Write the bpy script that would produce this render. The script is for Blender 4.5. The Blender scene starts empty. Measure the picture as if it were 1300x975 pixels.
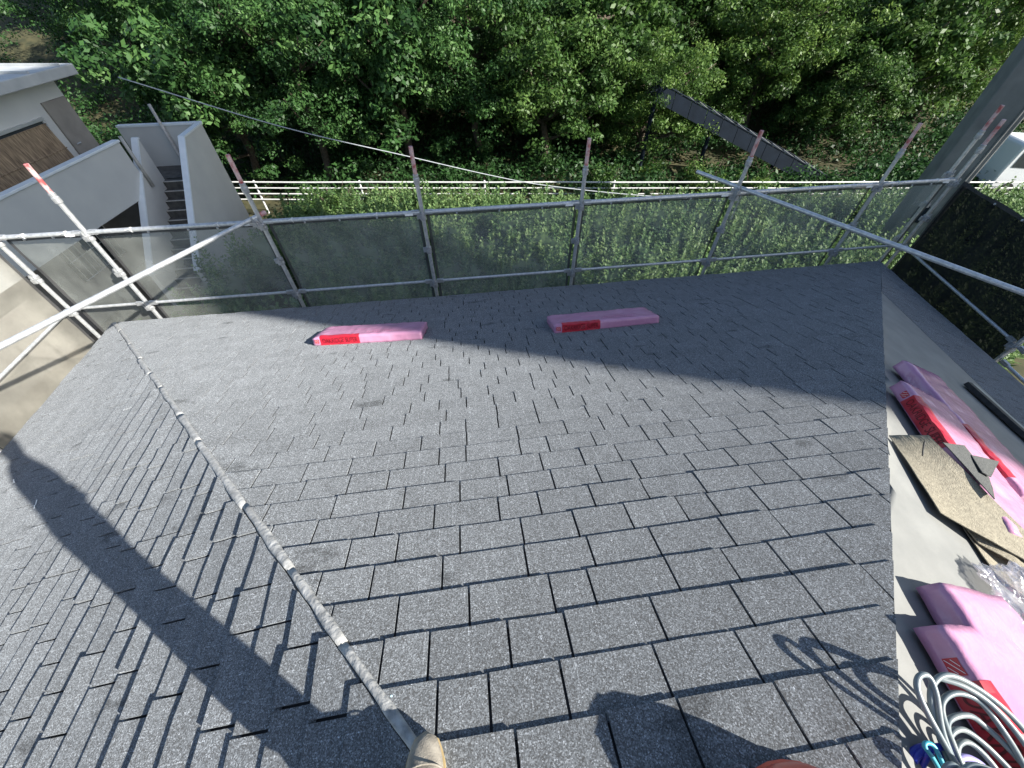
import bpy, bmesh, math, random
import numpy as np
from mathutils import Vector, Matrix, noise
PI = math.pi
R = math.radians
S = bpy.context.scene
COL = S.collection

# ------------------------------------------------------------------ camera
YAW, PITCH, FPX, CX, CY, CAMH = R(7.8), R(48.5), 488.0, 653.0, 487.5, 1.37
cam_d = bpy.data.cameras.new('camera'); cam = bpy.data.objects.new('camera', cam_d); COL.objects.link(cam)
cam.location = (0, 0, CAMH); cam.rotation_euler = (PI/2 - PITCH, 0, -YAW)
cam_d.sensor_width = 36; cam_d.lens = 36*FPX/1300; cam_d.shift_x = (650-CX)/1300
cam_d.clip_start = .02; cam_d.clip_end = 2000
S.camera = cam
S.render.resolution_x = 1024; S.render.resolution_y = 768

# ------------------------------------------------------------------ sky, sun, exposure
SUN_AZ, SUN_EL = R(122), R(33.5)          # azimuth from +Y towards +X
sun_dir = Vector((math.sin(SUN_AZ)*math.cos(SUN_EL), math.cos(SUN_AZ)*math.cos(SUN_EL), math.sin(SUN_EL)))
W = bpy.data.worlds.new('World'); S.world = W; W.use_nodes = True
wn = W.node_tree.nodes; wl = W.node_tree.links
sky = wn.new('ShaderNodeTexSky'); sky.sky_type = 'NISHITA'; sky.sun_disc = False
sky.sun_elevation = SUN_EL; sky.sun_rotation = SUN_AZ
wn['Background'].inputs['Strength'].default_value = 0.08
wl.new(sky.outputs[0], wn['Background'].inputs['Color'])
sl = bpy.data.lights.new('sun', 'SUN'); sl.energy = 5.0; sl.angle = R(.53); sl.color = (1, .955, .88)
so = bpy.data.objects.new('sun', sl); COL.objects.link(so); so.rotation_euler = sun_dir.to_track_quat('Z', 'Y').to_euler()
S.view_settings.view_transform = 'Standard'; S.view_settings.look = 'None'
S.view_settings.gamma = 1; S.view_settings.use_curve_mapping = False
S.view_settings.exposure = 1.3
S.cycles.transparent_max_bounces = 16; S.cycles.max_bounces = 6

# ------------------------------------------------------------------ pixel -> place helpers (a pixel gives a direction, a surface gives the distance)
ca, sa = math.cos(YAW), math.sin(YAW)
Fv = Vector((sa*math.cos(PITCH), ca*math.cos(PITCH), -math.sin(PITCH)))
Uv = Vector((sa*math.sin(PITCH), ca*math.sin(PITCH), math.cos(PITCH)))
Rv = Vector((ca, -sa, 0))
EYE = Vector((0, 0, CAMH))
def ray(x, y): return Fv + Rv*((x-CX)/FPX) + Uv*((CY-y)/FPX)
def on_plane(x, y, p0, n): d = ray(x, y); return EYE + d*((p0-EYE).dot(n)/d.dot(n))
def at_z(x, y, z): return on_plane(x, y, Vector((0, 0, z)), Vector((0, 0, 1)))
def at_q(x, y, q): return on_plane(x, y, Vector((0, q, 0)), Vector((0, 1, 0)))
def c2w(X, Y, Z=0): return Vector((X*ca+Y*sa, -X*sa+Y*ca, Z))      # axes square to the neighbours' plot
def proj(P):
    w = Vector(P)-EYE; d = w.dot(Fv)
    if d < .05: return None
    return (CX+FPX*w.dot(Rv)/d, CY-FPX*w.dot(Uv)/d, d)

# ------------------------------------------------------------------ materials
def nmat(name):
    m = bpy.data.materials.new(name); m.use_nodes = True
    return m, m.node_tree.nodes, m.node_tree.links, m.node_tree.nodes['Principled BSDF']
def node(ns, t, **kw):
    n = ns.new(t)
    for k, v in kw.items():
        if k in n.inputs: n.inputs[k].default_value = v
        else: setattr(n, k, v)
    return n
def ramp(ns, stops):
    r = ns.new('ShaderNodeValToRGB'); e = r.color_ramp.elements
    while len(e) > 1: e.remove(e[0])
    e[0].position, e[0].color = stops[0][0], tuple(stops[0][1])+(1,)
    for p, c in stops[1:]:
        k = e.new(p); k.color = tuple(c)+(1,)
    return r
def mat(name, c1, c2=None, scale=8., rough=.7, metal=0., bump=0., bscale=None, spec=.4, detail=5., stops=(.3, .7)):
    m, ns, ln, b = nmat(name)
    b.inputs['Roughness'].default_value = rough; b.inputs['Metallic'].default_value = metal
    b.inputs['Specular IOR Level'].default_value = spec
    geo = ns.new('ShaderNodeNewGeometry')
    nz = node(ns, 'ShaderNodeTexNoise', Scale=scale, Detail=detail); ln.new(geo.outputs['Position'], nz.inputs['Vector'])
    r = ramp(ns, [(stops[0], c1), (stops[1], c2 or c1)]); ln.new(nz.outputs['Fac'], r.inputs[0]); ln.new(r.outputs[0], b.inputs['Base Color'])
    if bump:
        n2 = node(ns, 'ShaderNodeTexNoise', Scale=bscale or scale*6, Detail=4.); ln.new(geo.outputs['Position'], n2.inputs['Vector'])
        bp = node(ns, 'ShaderNodeBump', Strength=bump, Distance=.01); ln.new(n2.outputs['Fac'], bp.inputs['Height']); ln.new(bp.outputs[0], b.inputs['Normal'])
    return m

def shingle_mat(name, dark, light, blot):
    m, ns, ln, b = nmat(name)
    if 'Diffuse Roughness' in b.inputs: b.inputs['Diffuse Roughness'].default_value = .6
    b.inputs['Roughness'].default_value = .88; b.inputs['Specular IOR Level'].default_value = .25
    geo = ns.new('ShaderNodeNewGeometry'); at = node(ns, 'ShaderNodeAttribute', attribute_name='tone')
    uv = ns.new('ShaderNodeUVMap'); uv.uv_map = 'tab'
    vor = node(ns, 'ShaderNodeTexVoronoi', Scale=330.); ln.new(geo.outputs['Position'], vor.inputs['Vector'])
    sep = ns.new('ShaderNodeSeparateColor'); ln.new(vor.outputs['Color'], sep.inputs[0])
    gr = ramp(ns, [(0, (dark*.62,)*3), (.4, (dark*.95, dark*1.01, dark*1.06)), (.8, (light*.95, light*1.02, light*1.08)), (.94, (light*1.25, light*1.33, light*1.4)), (1, (light*1.8, light*1.92, light*2.05))])
    ln.new(sep.outputs[0], gr.inputs[0])
    # tone of the single piece
    mr = node(ns, 'ShaderNodeMapRange'); mr.inputs[3].default_value = .94; mr.inputs[4].default_value = 1.06; ln.new(at.outputs['Fac'], mr.inputs[0])
    # soft cloudy blend of the granules + sparse scuffs
    n1 = node(ns, 'ShaderNodeTexNoise', Scale=9., Detail=4.); ln.new(geo.outputs['Position'], n1.inputs['Vector'])
    m1 = node(ns, 'ShaderNodeMapRange'); m1.inputs[1].default_value = .3; m1.inputs[2].default_value = .7; m1.inputs[3].default_value = .93; m1.inputs[4].default_value = 1.07; ln.new(n1.outputs['Fac'], m1.inputs[0])
    mp = node(ns, 'ShaderNodeMapping'); mp.inputs['Scale'].default_value = (3.2, 7, 7); ln.new(geo.outputs['Position'], mp.inputs[0])
    n2 = node(ns, 'ShaderNodeTexNoise', Scale=1., Detail=3.); ln.new(mp.outputs[0], n2.inputs['Vector'])
    m2 = node(ns, 'ShaderNodeMapRange'); m2.inputs[1].default_value = .66; m2.inputs[2].default_value = .73; m2.inputs[3].default_value = 1; m2.inputs[4].default_value = blot; ln.new(n2.outputs['Fac'], m2.inputs[0])
    mu = node(ns, 'ShaderNodeMath', operation='MULTIPLY'); ln.new(mr.outputs[0], mu.inputs[0]); ln.new(m1.outputs[0], mu.inputs[1])
    mu2 = node(ns, 'ShaderNodeMath', operation='MULTIPLY'); ln.new(mu.outputs[0], mu2.inputs[0]); ln.new(m2.outputs[0], mu2.inputs[1])
    # faint pale scored line across the piece
    su = ns.new('ShaderNodeSeparateXYZ'); ln.new(uv.outputs[0], su.inputs[0])
    ad = node(ns, 'ShaderNodeMath', operation='MULTIPLY_ADD'); ad.inputs[1].default_value = 8.; ln.new(su.outputs[0], ad.inputs[0]); ln.new(at.outputs['Fac'], ad.inputs[2])
    fr = node(ns, 'ShaderNodeMath', operation='FRACT'); ln.new(ad.outputs[0], fr.inputs[0])
    lt = node(ns, 'ShaderNodeMath', operation='LESS_THAN'); lt.inputs[1].default_value = .022; ln.new(fr.outputs[0], lt.inputs[0])
    g2 = node(ns, 'ShaderNodeMath', operation='GREATER_THAN'); g2.inputs[1].default_value = .42; ln.new(sep.outputs[1], g2.inputs[0])
    l2 = node(ns, 'ShaderNodeMath', operation='MULTIPLY'); ln.new(lt.outputs[0], l2.inputs[0]); ln.new(g2.outputs[0], l2.inputs[1])
    l3 = node(ns, 'ShaderNodeMath', operation='MULTIPLY_ADD'); l3.inputs[1].default_value = .7; ln.new(l2.outputs[0], l3.inputs[0]); ln.new(mu2.outputs[0], l3.inputs[2])
    vm = node(ns, 'ShaderNodeVectorMath', operation='SCALE'); ln.new(gr.outputs[0], vm.inputs[0]); ln.new(l3.outputs[0], vm.inputs['Scale'])
    ln.new(vm.outputs[0], b.inputs['Base Color'])
    bp = node(ns, 'ShaderNodeBump', Strength=.35, Distance=.002); ln.new(sep.outputs[2], bp.inputs['Height']); ln.new(bp.outputs[0], b.inputs['Normal'])
    return m

def net_mat(name, col, cover, trans=.35, var=.05):
    m = bpy.data.materials.new(name); m.use_nodes = True; ns = m.node_tree.nodes; ln = m.node_tree.links; ns.clear()
    out = ns.new('ShaderNodeOutputMaterial'); tr = ns.new('ShaderNodeBsdfTransparent'); df = ns.new('ShaderNodeBsdfDiffuse'); tl = ns.new('ShaderNodeBsdfTranslucent')
    geo = ns.new('ShaderNodeNewGeometry'); nz = node(ns, 'ShaderNodeTexNoise', Scale=3.5, Detail=6.); ln.new(geo.outputs['Position'], nz.inputs['Vector'])
    r = ramp(ns, [(.3, [c*.8 for c in col]), (.7, [c*1.15 for c in col])]); ln.new(nz.outputs['Fac'], r.inputs[0])
    ln.new(r.outputs[0], df.inputs[0]); ln.new(r.outputs[0], tl.inputs[0])
    mx = ns.new('ShaderNodeMixShader'); mx.inputs[0].default_value = trans; ln.new(df.outputs[0], mx.inputs[1]); ln.new(tl.outputs[0], mx.inputs[2])
    mr = node(ns, 'ShaderNodeMapRange'); mr.inputs[1].default_value = .3; mr.inputs[2].default_value = .7; mr.inputs[3].default_value = cover-var; mr.inputs[4].default_value = cover+var; ln.new(nz.outputs['Fac'], mr.inputs[0])
    m2 = ns.new('ShaderNodeMixShader'); ln.new(mr.outputs[0], m2.inputs[0]); ln.new(tr.outputs[0], m2.inputs[1]); ln.new(mx.outputs[0], m2.inputs[2]); ln.new(m2.outputs[0], out.inputs[0])
    return m

def leaf_mat(name, c1, c2, c3):
    m = bpy.data.materials.new(name); m.use_nodes = True; ns = m.node_tree.nodes; ln = m.node_tree.links; ns.clear()
    out = ns.new('ShaderNodeOutputMaterial'); pb = node(ns, 'ShaderNodeBsdfPrincipled', Roughness=.5); tl = ns.new('ShaderNodeBsdfTranslucent')
    pb.inputs['Specular IOR Level'].default_value = .3
    at = node(ns, 'ShaderNodeAttribute', attribute_name='tone')
    r = ramp(ns, [(0, c1), (.55, c2), (1, c3)]); ln.new(at.outputs['Fac'], r.inputs[0])
    ln.new(r.outputs[0], pb.inputs['Base Color']); ln.new(r.outputs[0], tl.inputs[0])
    mx = ns.new('ShaderNodeMixShader'); mx.inputs[0].default_value = .35; ln.new(pb.outputs[0], mx.inputs[1]); ln.new(tl.outputs[0], mx.inputs[2]); ln.new(mx.outputs[0], out.inputs[0])
    return m

M = {}
M['shingle'] = shingle_mat('grey_granule_shingle', .126, .21, .6)
M['deck'] = mat('asphalt_backing', (.012, .012, .014), (.022, .022, .024), 40, .9)
M['underlay'] = mat('underlayment_sheet', (.175, .178, .168), (.23, .232, .218), 5, .6, bump=.25, bscale=14)
M['fascia'] = mat('dark_fascia', (.02, .02, .022), (.035, .035, .036), 6, .5)
M['hip'] = mat('weathered_hip_strip', (.20, .203, .2), (.44, .44, .425), 34, .9, bump=.6, bscale=60)
M['flash'] = mat('black_hip_flashing', (.018, .017, .016), (.05, .048, .045), 30, .7)
M['wall'] = mat('render_wall', (.50, .49, .46), (.58, .57, .54), 3, .85, bump=.15)
M['steel'] = mat('galvanised_steel', (.42, .44, .45), (.66, .67, .67), 26, .42, .55, bump=.1, bscale=90)
M['steel_dull'] = mat('dull_galvanised_steel', (.30, .31, .32), (.52, .53, .53), 34, .5, .5, bump=.2, bscale=90)
M['red_paint'] = mat('worn_red_paint', (.36, .07, .07), (.56, .40, .39), 14, .6, stops=(.36, .56))
M['tag'] = mat('white_tag', (.72, .72, .70), (.8, .8, .78), 30, .5)
M['net'] = net_mat('grey_safety_net', (.38, .40, .37), .42)
M['net_side'] = net_mat('pale_side_net', (.33, .315, .27), .74)
M['net_hem'] = net_mat('net_hem', (.10, .10, .10), .86)
M['net_black'] = net_mat('black_safety_net', (.013, .016, .018), .972, var=.012)
M['pink'] = mat('pink_wrapping_film', (.47, .215, .34), (.54, .28, .41), 7, .18, bump=.35, bscale=30, spec=.5)
M['label_red'] = mat('red_label', (.42, .012, .03), (.5, .025, .045), 9, .35, spec=.5)
M['ink'] = mat('dark_red_ink', (.10, .008, .012), (.13, .01, .016), 20, .5)
M['white_ink'] = mat('white_ink', (.8, .78, .78), None, 20, .5)
M['tan'] = mat('tan_sanded_backing', (.20, .178, .132), (.32, .288, .215), 70, .9, bump=.5, bscale=220)
M['greygran'] = mat('plain_grey_granules', (.045, .048, .045), (.11, .113, .108), 190, .9, bump=.4, bscale=260)
M['strip'] = mat('grey_green_flashing', (.24, .26, .24), (.34, .36, .33), 9, .5)
M['hose'] = mat('pale_grey_hose', (.13, .17, .19), (.24, .265, .26), 22, .35, spec=.5)
M['hose_blue'] = mat('deep_blue_hose', (.02, .03, .30), (.03, .05, .42), 20, .3, spec=.5)
M['teal'] = mat('teal_strap', (.05, .32, .42), (.08, .42, .5), 20, .35)
M['helmet'] = mat('orange_red_plastic', (.55, .06, .03), (.6, .08, .045), 10, .3, spec=.5)
M['shoe'] = mat('beige_grey_canvas', (.20, .18, .15), (.32, .29, .24), 45, .85, bump=.3, bscale=300)
M['sole'] = mat('tan_sole', (.40, .30, .14), (.5, .38, .2), 30, .7)
M['trousers'] = mat('dark_work_cloth', (.05, .06, .08), (.08, .09, .11), 30, .9, bump=.3)
M['shirt'] = mat('grey_work_shirt', (.20, .22, .26), (.28, .3, .34), 20, .9)
M['skin'] = mat('skin', (.45, .28, .20), (.52, .33, .24), 12, .55)
M['hair'] = mat('black_hair', (.01, .01, .01), (.02, .018, .016), 60, .5)
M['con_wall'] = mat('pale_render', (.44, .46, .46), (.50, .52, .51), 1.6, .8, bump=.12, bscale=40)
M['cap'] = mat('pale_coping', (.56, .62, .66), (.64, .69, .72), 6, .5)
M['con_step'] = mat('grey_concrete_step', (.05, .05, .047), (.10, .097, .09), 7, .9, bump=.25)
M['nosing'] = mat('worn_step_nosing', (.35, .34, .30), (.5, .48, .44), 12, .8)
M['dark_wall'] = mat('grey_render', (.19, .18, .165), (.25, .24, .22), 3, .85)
M['glass'] = mat('dark_window_glass', (.03, .04, .045), (.06, .07, .075), 2, .08, spec=.6)
M['alu'] = mat('aluminium', (.55, .57, .58), (.65, .66, .67), 10, .35, .6)
M['pipe'] = mat('grey_drain_pipe', (.28, .28, .27), (.40, .40, .38), 8, .5)
M['roofing'] = mat('pale_grey_roof_sheet', (.34, .36, .37), (.44, .46, .46), 3, .6)
M['white_paint'] = mat('white_painted_pipe', (.50, .51, .50), (.58, .58, .57), 9, .5)
M['navy'] = mat('dark_blue_steel', (.005, .010, .018), (.009, .016, .028), 3, .8, spec=.2)
M['pillar'] = mat('pillar_concrete', (.13, .135, .14), (.22, .225, .225), 2.2, .85, bump=.2, bscale=50)
M['van'] = mat('white_car_paint', (.74, .76, .78), (.78, .8, .81), 2, .22, spec=.5)
M['tyre'] = mat('tyre_rubber', (.015, .015, .015), (.03, .03, .03), 30, .8)
M['lamp'] = mat('lamp_glass', (.6, .6, .58), None, 4, .1, spec=.6)
M['cable'] = mat('grey_cable', (.30, .33, .35), (.4, .42, .43), 14, .5)
M['concrete'] = mat('pale_concrete_paving', (.16, .143, .115), (.22, .198, .16), 1.3, .9, bump=.2, bscale=60)
M['soil'] = mat('soil_and_grass', (.025, .03, .012), (.075, .068, .03), 2.2, .95, bump=.4, bscale=14)
M['asphalt'] = mat('asphalt_road', (.045, .045, .045), (.07, .07, .068), 6, .9)
M['bark'] = mat('bark', (.045, .035, .025), (.12, .095, .07), 14, .95, bump=.6, bscale=30)
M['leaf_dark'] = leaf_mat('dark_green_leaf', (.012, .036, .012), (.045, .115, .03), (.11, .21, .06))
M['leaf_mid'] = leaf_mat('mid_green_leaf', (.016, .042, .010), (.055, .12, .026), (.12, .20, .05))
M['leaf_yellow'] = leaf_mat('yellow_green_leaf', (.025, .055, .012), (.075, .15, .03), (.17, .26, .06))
M['leaf_weed'] = leaf_mat('weed_leaf', (.035, .08, .03), (.11, .20, .07), (.20, .29, .11))
M['stem'] = mat('green_stem', (.06, .09, .03), (.10, .12, .05), 10, .8)
M['block'] = mat('apartment_render', (.42, .40, .36), (.5, .48, .44), 1, .85)
# bamboo blind: fine vertical reeds
m, ns, ln, b = nmat('bamboo_blind'); geo = ns.new('ShaderNodeNewGeometry')
mp = ns.new('ShaderNodeMapping'); mp.inputs['Scale'].default_value = (28, 28, 2.2); ln.new(geo.outputs['Position'], mp.inputs[0])
nz = node(ns, 'ShaderNodeTexNoise', Scale=1., Detail=3.); ln.new(mp.outputs[0], nz.inputs['Vector'])
rr = ramp(ns, [(.3, (.10, .07, .045)), (.5, (.21, .155, .10)), (.7, (.33, .25, .16))]); ln.new(nz.outputs['Fac'], rr.inputs[0]); ln.new(rr.outputs[0], b.inputs['Base Color']); b.inputs['Roughness'].default_value = .8
M['bamboo'] = m
# clear crumpled film
m = bpy.data.materials.new('clear_film'); m.use_nodes = True; ns = m.node_tree.nodes; ln = m.node_tree.links; ns.clear()
o_ = ns.new('ShaderNodeOutputMaterial'); t_ = ns.new('ShaderNodeBsdfTransparent'); g_ = node(ns, 'ShaderNodeBsdfGlossy', Roughness=.12); d_ = ns.new('ShaderNodeBsdfDiffuse'); d_.inputs[0].default_value = (.78, .74, .80, 1)
a_ = ns.new('ShaderNodeMixShader'); a_.inputs[0].default_value = .45; ln.new(d_.outputs[0], a_.inputs[1]); ln.new(g_.outputs[0], a_.inputs[2])
c_ = ns.new('ShaderNodeMixShader'); c_.inputs[0].default_value = .38; ln.new(t_.outputs[0], c_.inputs[1]); ln.new(a_.outputs[0], c_.inputs[2]); ln.new(c_.outputs[0], o_.inputs[0])
M['film'] = m

# ------------------------------------------------------------------ object helpers
def tag(o, label=None, cat=None, group=None, kind=None):
    if label: o['label'] = label
    if cat: o['category'] = cat
    if group: o['group'] = group
    if kind: o['kind'] = kind
    return o
def link(name, me, m=None, parent=None):
    o = bpy.data.objects.new(name, me); COL.objects.link(o)
    if m and me and not me.materials: me.materials.append(M[m] if isinstance(m, str) else m)
    if parent: o.parent = parent
    return o
def empty(name, loc=(0, 0, 0), rz=0, parent=None):
    o = bpy.data.objects.new(name, None); COL.objects.link(o); o.location = loc; o.rotation_euler.z = rz; o.empty_display_size = .2
    if parent: o.parent = parent
    return o
def copy_tree(o, parent=None):
    c = o.copy(); COL.objects.link(c); c.parent = parent
    for ch in list(o.children): copy_tree(ch, c)
    return c
class MB:
    """collects shapes; build() links them as one mesh object"""
    def __init__(s): s.v = []; s.f = []
    def add(s, vs, fs):
        k = len(s.v); s.v += [tuple(v) for v in vs]; s.f += [tuple(i+k for i in f) for f in fs]; return s
    def box(s, lo, hi):
        (a, b, c), (d, e, f) = lo, hi
        return s.add([(a,b,c),(d,b,c),(d,e,c),(a,e,c),(a,b,f),(d,b,f),(d,e,f),(a,e,f)], [(3,2,1,0),(4,5,6,7),(0,1,5,4),(1,2,6,5),(2,3,7,6),(3,0,4,7)])
    def obox(s, c, x, y, z):
        c, x, y, z = map(Vector, (c, x, y, z))
        return s.add([c+x*i+y*j+z*k for k in (-1, 1) for i, j in ((-1,-1),(1,-1),(1,1),(-1,1))], [(3,2,1,0),(4,5,6,7),(0,1,5,4),(1,2,6,5),(2,3,7,6),(3,0,4,7)])
    def tube(s, pts, rad, n=10, cap=True, closed=False):
        pts = [Vector(p) for p in pts]; L = len(pts); rads = rad if isinstance(rad, (list, tuple)) else [rad]*L
        vs = []; up = None
        for i, p in enumerate(pts):
            t = (pts[(i+1) % L]-pts[i-1]) if closed else (pts[min(i+1, L-1)]-pts[max(i-1, 0)])
            t.normalize()
            if up is None: up = Vector((0, 0, 1)) if abs(t.z) < .9 else Vector((1, 0, 0))
            x = t.cross(up)
            if x.length < 1e-5: x = t.cross(Vector((1, .3, 0)))
            x.normalize(); y = x.cross(t); y.normalize(); up = y
            vs += [p + (x*math.cos(2*PI*k/n)+y*math.sin(2*PI*k/n))*rads[i] for k in range(n)]
        fs = []
        for i in range(L if closed else L-1):
            j = (i+1) % L
            fs += [(i*n+k, i*n+(k+1) % n, j*n+(k+1) % n, j*n+k) for k in range(n)]
        if cap and not closed: fs += [tuple(range(n))[::-1], tuple((L-1)*n+k for k in range(n))]
        return s.add(vs, fs)
    def lathe(s, prof, c=(0, 0, 0), n=16):
        c = Vector(c); L = len(prof)
        vs = [c+Vector((r*math.cos(2*PI*k/n), r*math.sin(2*PI*k/n), z)) for r, z in prof for k in range(n)]
        fs = [(i*n+k, i*n+(k+1) % n, (i+1)*n+(k+1) % n, (i+1)*n+k) for i in range(L-1) for k in range(n)]
        return s.add(vs, fs+[tuple(range(n))[::-1], tuple((L-1)*n+k for k in range(n))])
    def prism(s, poly, d):
        d = Vector(d); n = len(poly); p = [Vector(q) for q in poly]
        return s.add(p+[q+d for q in p], [tuple(range(n))[::-1], tuple(range(n, 2*n))]+[(i, (i+1) % n, n+(i+1) % n, n+i) for i in range(n)])
    def mesh(s, name, smooth=False, fix=True):
        me = bpy.data.meshes.new(name); me.from_pydata(s.v, [], s.f)
        if fix:
            bm = bmesh.new(); bm.from_mesh(me); bmesh.ops.recalc_face_normals(bm, faces=bm.faces); bm.to_mesh(me); bm.free()
        if smooth: me.polygons.foreach_set('use_smooth', [True]*len(me.polygons))
        me.update(); return me
    def build(s, name, m, parent=None, smooth=False, bevel=0):
        o = link(name, s.mesh(name, smooth), m, parent)
        if bevel:
            b = o.modifiers.new('bevel', 'BEVEL'); b.width = bevel; b.segments = 2; b.limit_method = 'ANGLE'
        return o
def quads_mesh(name, verts, tone, m):
    """numpy: verts (N,4,3) -> N separate four-cornered leaves with a tone each"""
    N = len(verts); me = bpy.data.meshes.new(name)
    me.vertices.add(N*4); me.vertices.foreach_set('co', verts.reshape(-1).astype(np.float32))
    me.loops.add(N*4); me.loops.foreach_set('vertex_index', np.arange(N*4, dtype=np.int32))
    me.polygons.add(N); me.polygons.foreach_set('loop_start', np.arange(0, N*4, 4, dtype=np.int32))
    me.update(); a = me.attributes.new('tone', 'FLOAT', 'FACE'); a.data.foreach_set('value', tone.astype(np.float32))
    me.materials.append(M[m]); me.validate(); return me

# ================================================================== GROUND
def ground_z(X, Y):
    z = -6.0
    if X > -8.6:
        k = min(1, max(0, (X+8.6)/1.5)); z += k*.75*min(1, max(0, (Y-8.5)/6))
    if Y > 22: z += min((Y-22)*.30, 14) + max(0, Y-80)*.02
    return z
NX, NY = 90, 90
xs = [-1 + 2*i/(NX-1) for i in range(NX)]
gx = [math.copysign(abs(t)**2.2, t)*420 for t in xs]; gy = [6+math.copysign(abs(t)**2.2, t)*420 for t in xs]
mb = MB()
for Y in gy:
    for X in gx: mb.v.append(tuple(c2w(X, Y, ground_z(X, Y) + (noise.noise((X*.4, Y*.4, 0))*.10 if Y > 9 and X > -8 else 0))))
mb.f = [(j*NX+i, j*NX+i+1, (j+1)*NX+i+1, (j+1)*NX+i) for j in range(NY-1) for i in range(NX-1)]
tag(mb.build('ground', 'soil', smooth=True), kind='structure')
def sheet(name, m, x0, x1, y0, y1, z): 
    return tag(MB().prism([c2w(x0, y0, z-.2), c2w(x1, y0, z-.2), c2w(x1, y1, z-.2), c2w(x0, y1, z-.2)], (0, 0, .2)).build(name, m), kind='structure')
pav = empty('pavement'); tag(pav, kind='structure')
for i in range(6):                       # concrete cast in bays with open joints
    for j in range(7):
        x0 = -22+i*2.9; y0 = -9+j*2.95
        MB().prism([c2w(x0, y0, -6.1), c2w(x0+2.885, y0, -6.1), c2w(x0+2.885, y0+2.935, -6.1), c2w(x0, y0+2.935, -6.1)], (0, 0, .13)).build('paving_bay', 'concrete', pav)
# ================================================================== HOUSE AND ITS ROOF
T = .4; QE = 4.5                                        # pitch 4/10, back eave
LH = lambda q: -.27-.95*q                               # plan of the left hip
RH = lambda q: 1.13+1.143*q                             # plan of the right hip
qa = (-.27-1.13)/(1.143+.95)                            # apex
APEX = Vector((LH(qa), qa, -T*qa))
CL = Vector((LH(QE), QE, -T*QE)); CR = Vector((RH(QE), QE, -T*QE))
wdir = Vector((.148, .989, 0)).normalized()
house = tag(empty('house', (0.3, -.6, -6)), 'house with a grey asphalt shingle hip roof being laid inside the scaffold', 'house')
HI = Matrix.Translation(-house.location)
def hbuild(mb, name, m, parent=None, **k):
    """geometry is given in world coordinates; parts hang on the house"""
    o = mb.build(name, m, parent or house, **k)
    if parent is None: o.location = -house.location
    return o
class Slope:
    def __init__(s, P0, A, P1, n=None):
        s.O = Vector(P0); s.A = Vector(A).normalized(); v = Vector(P1)-s.O
        s.N = s.A.cross(v).normalized()
        if s.N.z < 0: s.N.negate()
        s.B = s.N.cross(s.A).normalized()
        if s.B.z < 0: s.B.negate()
    def w(s, a, b, h=0): return s.O+s.A*a+s.B*b+s.N*h
    def ab(s, P): d = Vector(P)-s.O; return (d.dot(s.A), d.dot(s.B))
    def px(s, x, y, h=0): return on_plane(x, y, s.O+s.N*h, s.N)
MAIN = Slope(CL, (1, 0, 0), APEX)
LEFT = Slope(CL, (0, -1, 0), APEX)
RIGHT = Slope(CR, -wdir, APEX)
# deck plates
def deck(name, pts, N, m, parent=None):
    return hbuild(MB().prism([p-N*.001 for p in pts], -N*.06), name, m, parent)
front = -5.6
bl = Vector((CL.x, front, CL.z)); br = CR-wdir*((CR.y-front)/wdir.y)
fl = Vector((APEX.x, APEX.y-.01, APEX.z))
deck_main = deck('roof_slope', [CL, CR, APEX], MAIN.N, 'deck')
deck_left = deck('roof_slope', [CL, APEX, bl], LEFT.N, 'deck')
deck_right = deck('roof_slope', [CR, br, APEX], RIGHT.N, 'underlay')
NF = (bl-APEX).cross(br-APEX).normalized(); NF = NF if NF.z > 0 else -NF
deck('roof_slope', [bl, br, APEX], NF, 'underlay')
# fascia boards under each eave and walls
def board(p, q, out):
    d = (q-p); out = Vector(out)
    return MB().prism([p-Vector((0, 0, .03)), q-Vector((0, 0, .03)), q-Vector((0, 0, .19)), p-Vector((0, 0, .19))], -out*.025)
hbuild(board(CL+Vector((.03, -.03, 0)), CR+Vector((-.05, -.03, 0)), (0, 1, 0)), 'fascia', 'fascia')
hbuild(board(CL+Vector((.03, -.05, 0)), bl+Vector((.03, .05, 0)), (-1, 0, 0)), 'fascia', 'fascia')
hbuild(board(CR+Vector((-.04, -.06, 0)), br+Vector((-.04, .06, 0)), (1, 0, 0)), 'fascia', 'fascia')
for p_, q_, o_ in ((CL+Vector((0, .035, -.012)), bl+Vector((0, 0, -.012)), Vector((-.045, 0, -.016))), (CL+Vector((-.04, 0, -.012)), CR+Vector((.03, 0, -.012)), Vector((0, .03, -.012)))):
    hbuild(MB().prism([p_, q_, q_+o_, p_+o_], (0, 0, -.05)), 'drip_edge', 'fascia')
ins = .45
wp = [Vector((CL.x+ins, QE-ins, 0)), Vector((CR.x-ins-.1, QE-ins, 0)), Vector((br.x-ins, front+ins, 0)), Vector((bl.x+ins, front+ins, 0))]
hbuild(MB().prism([p+Vector((0, 0, -6)) for p in wp], (0, 0, 3.95)), 'wall', 'wall')
soff = [Vector((CL.x+.06, QE-.06, -1.985)), Vector((CR.x-.12, QE-.06, -1.985)), Vector((br.x-.08, front+.06, -1.985)), Vector((bl.x+.06, front+.06, -1.985))]
hbuild(MB().prism(soff, (0, 0, .02)), 'soffit', 'wall')

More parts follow.
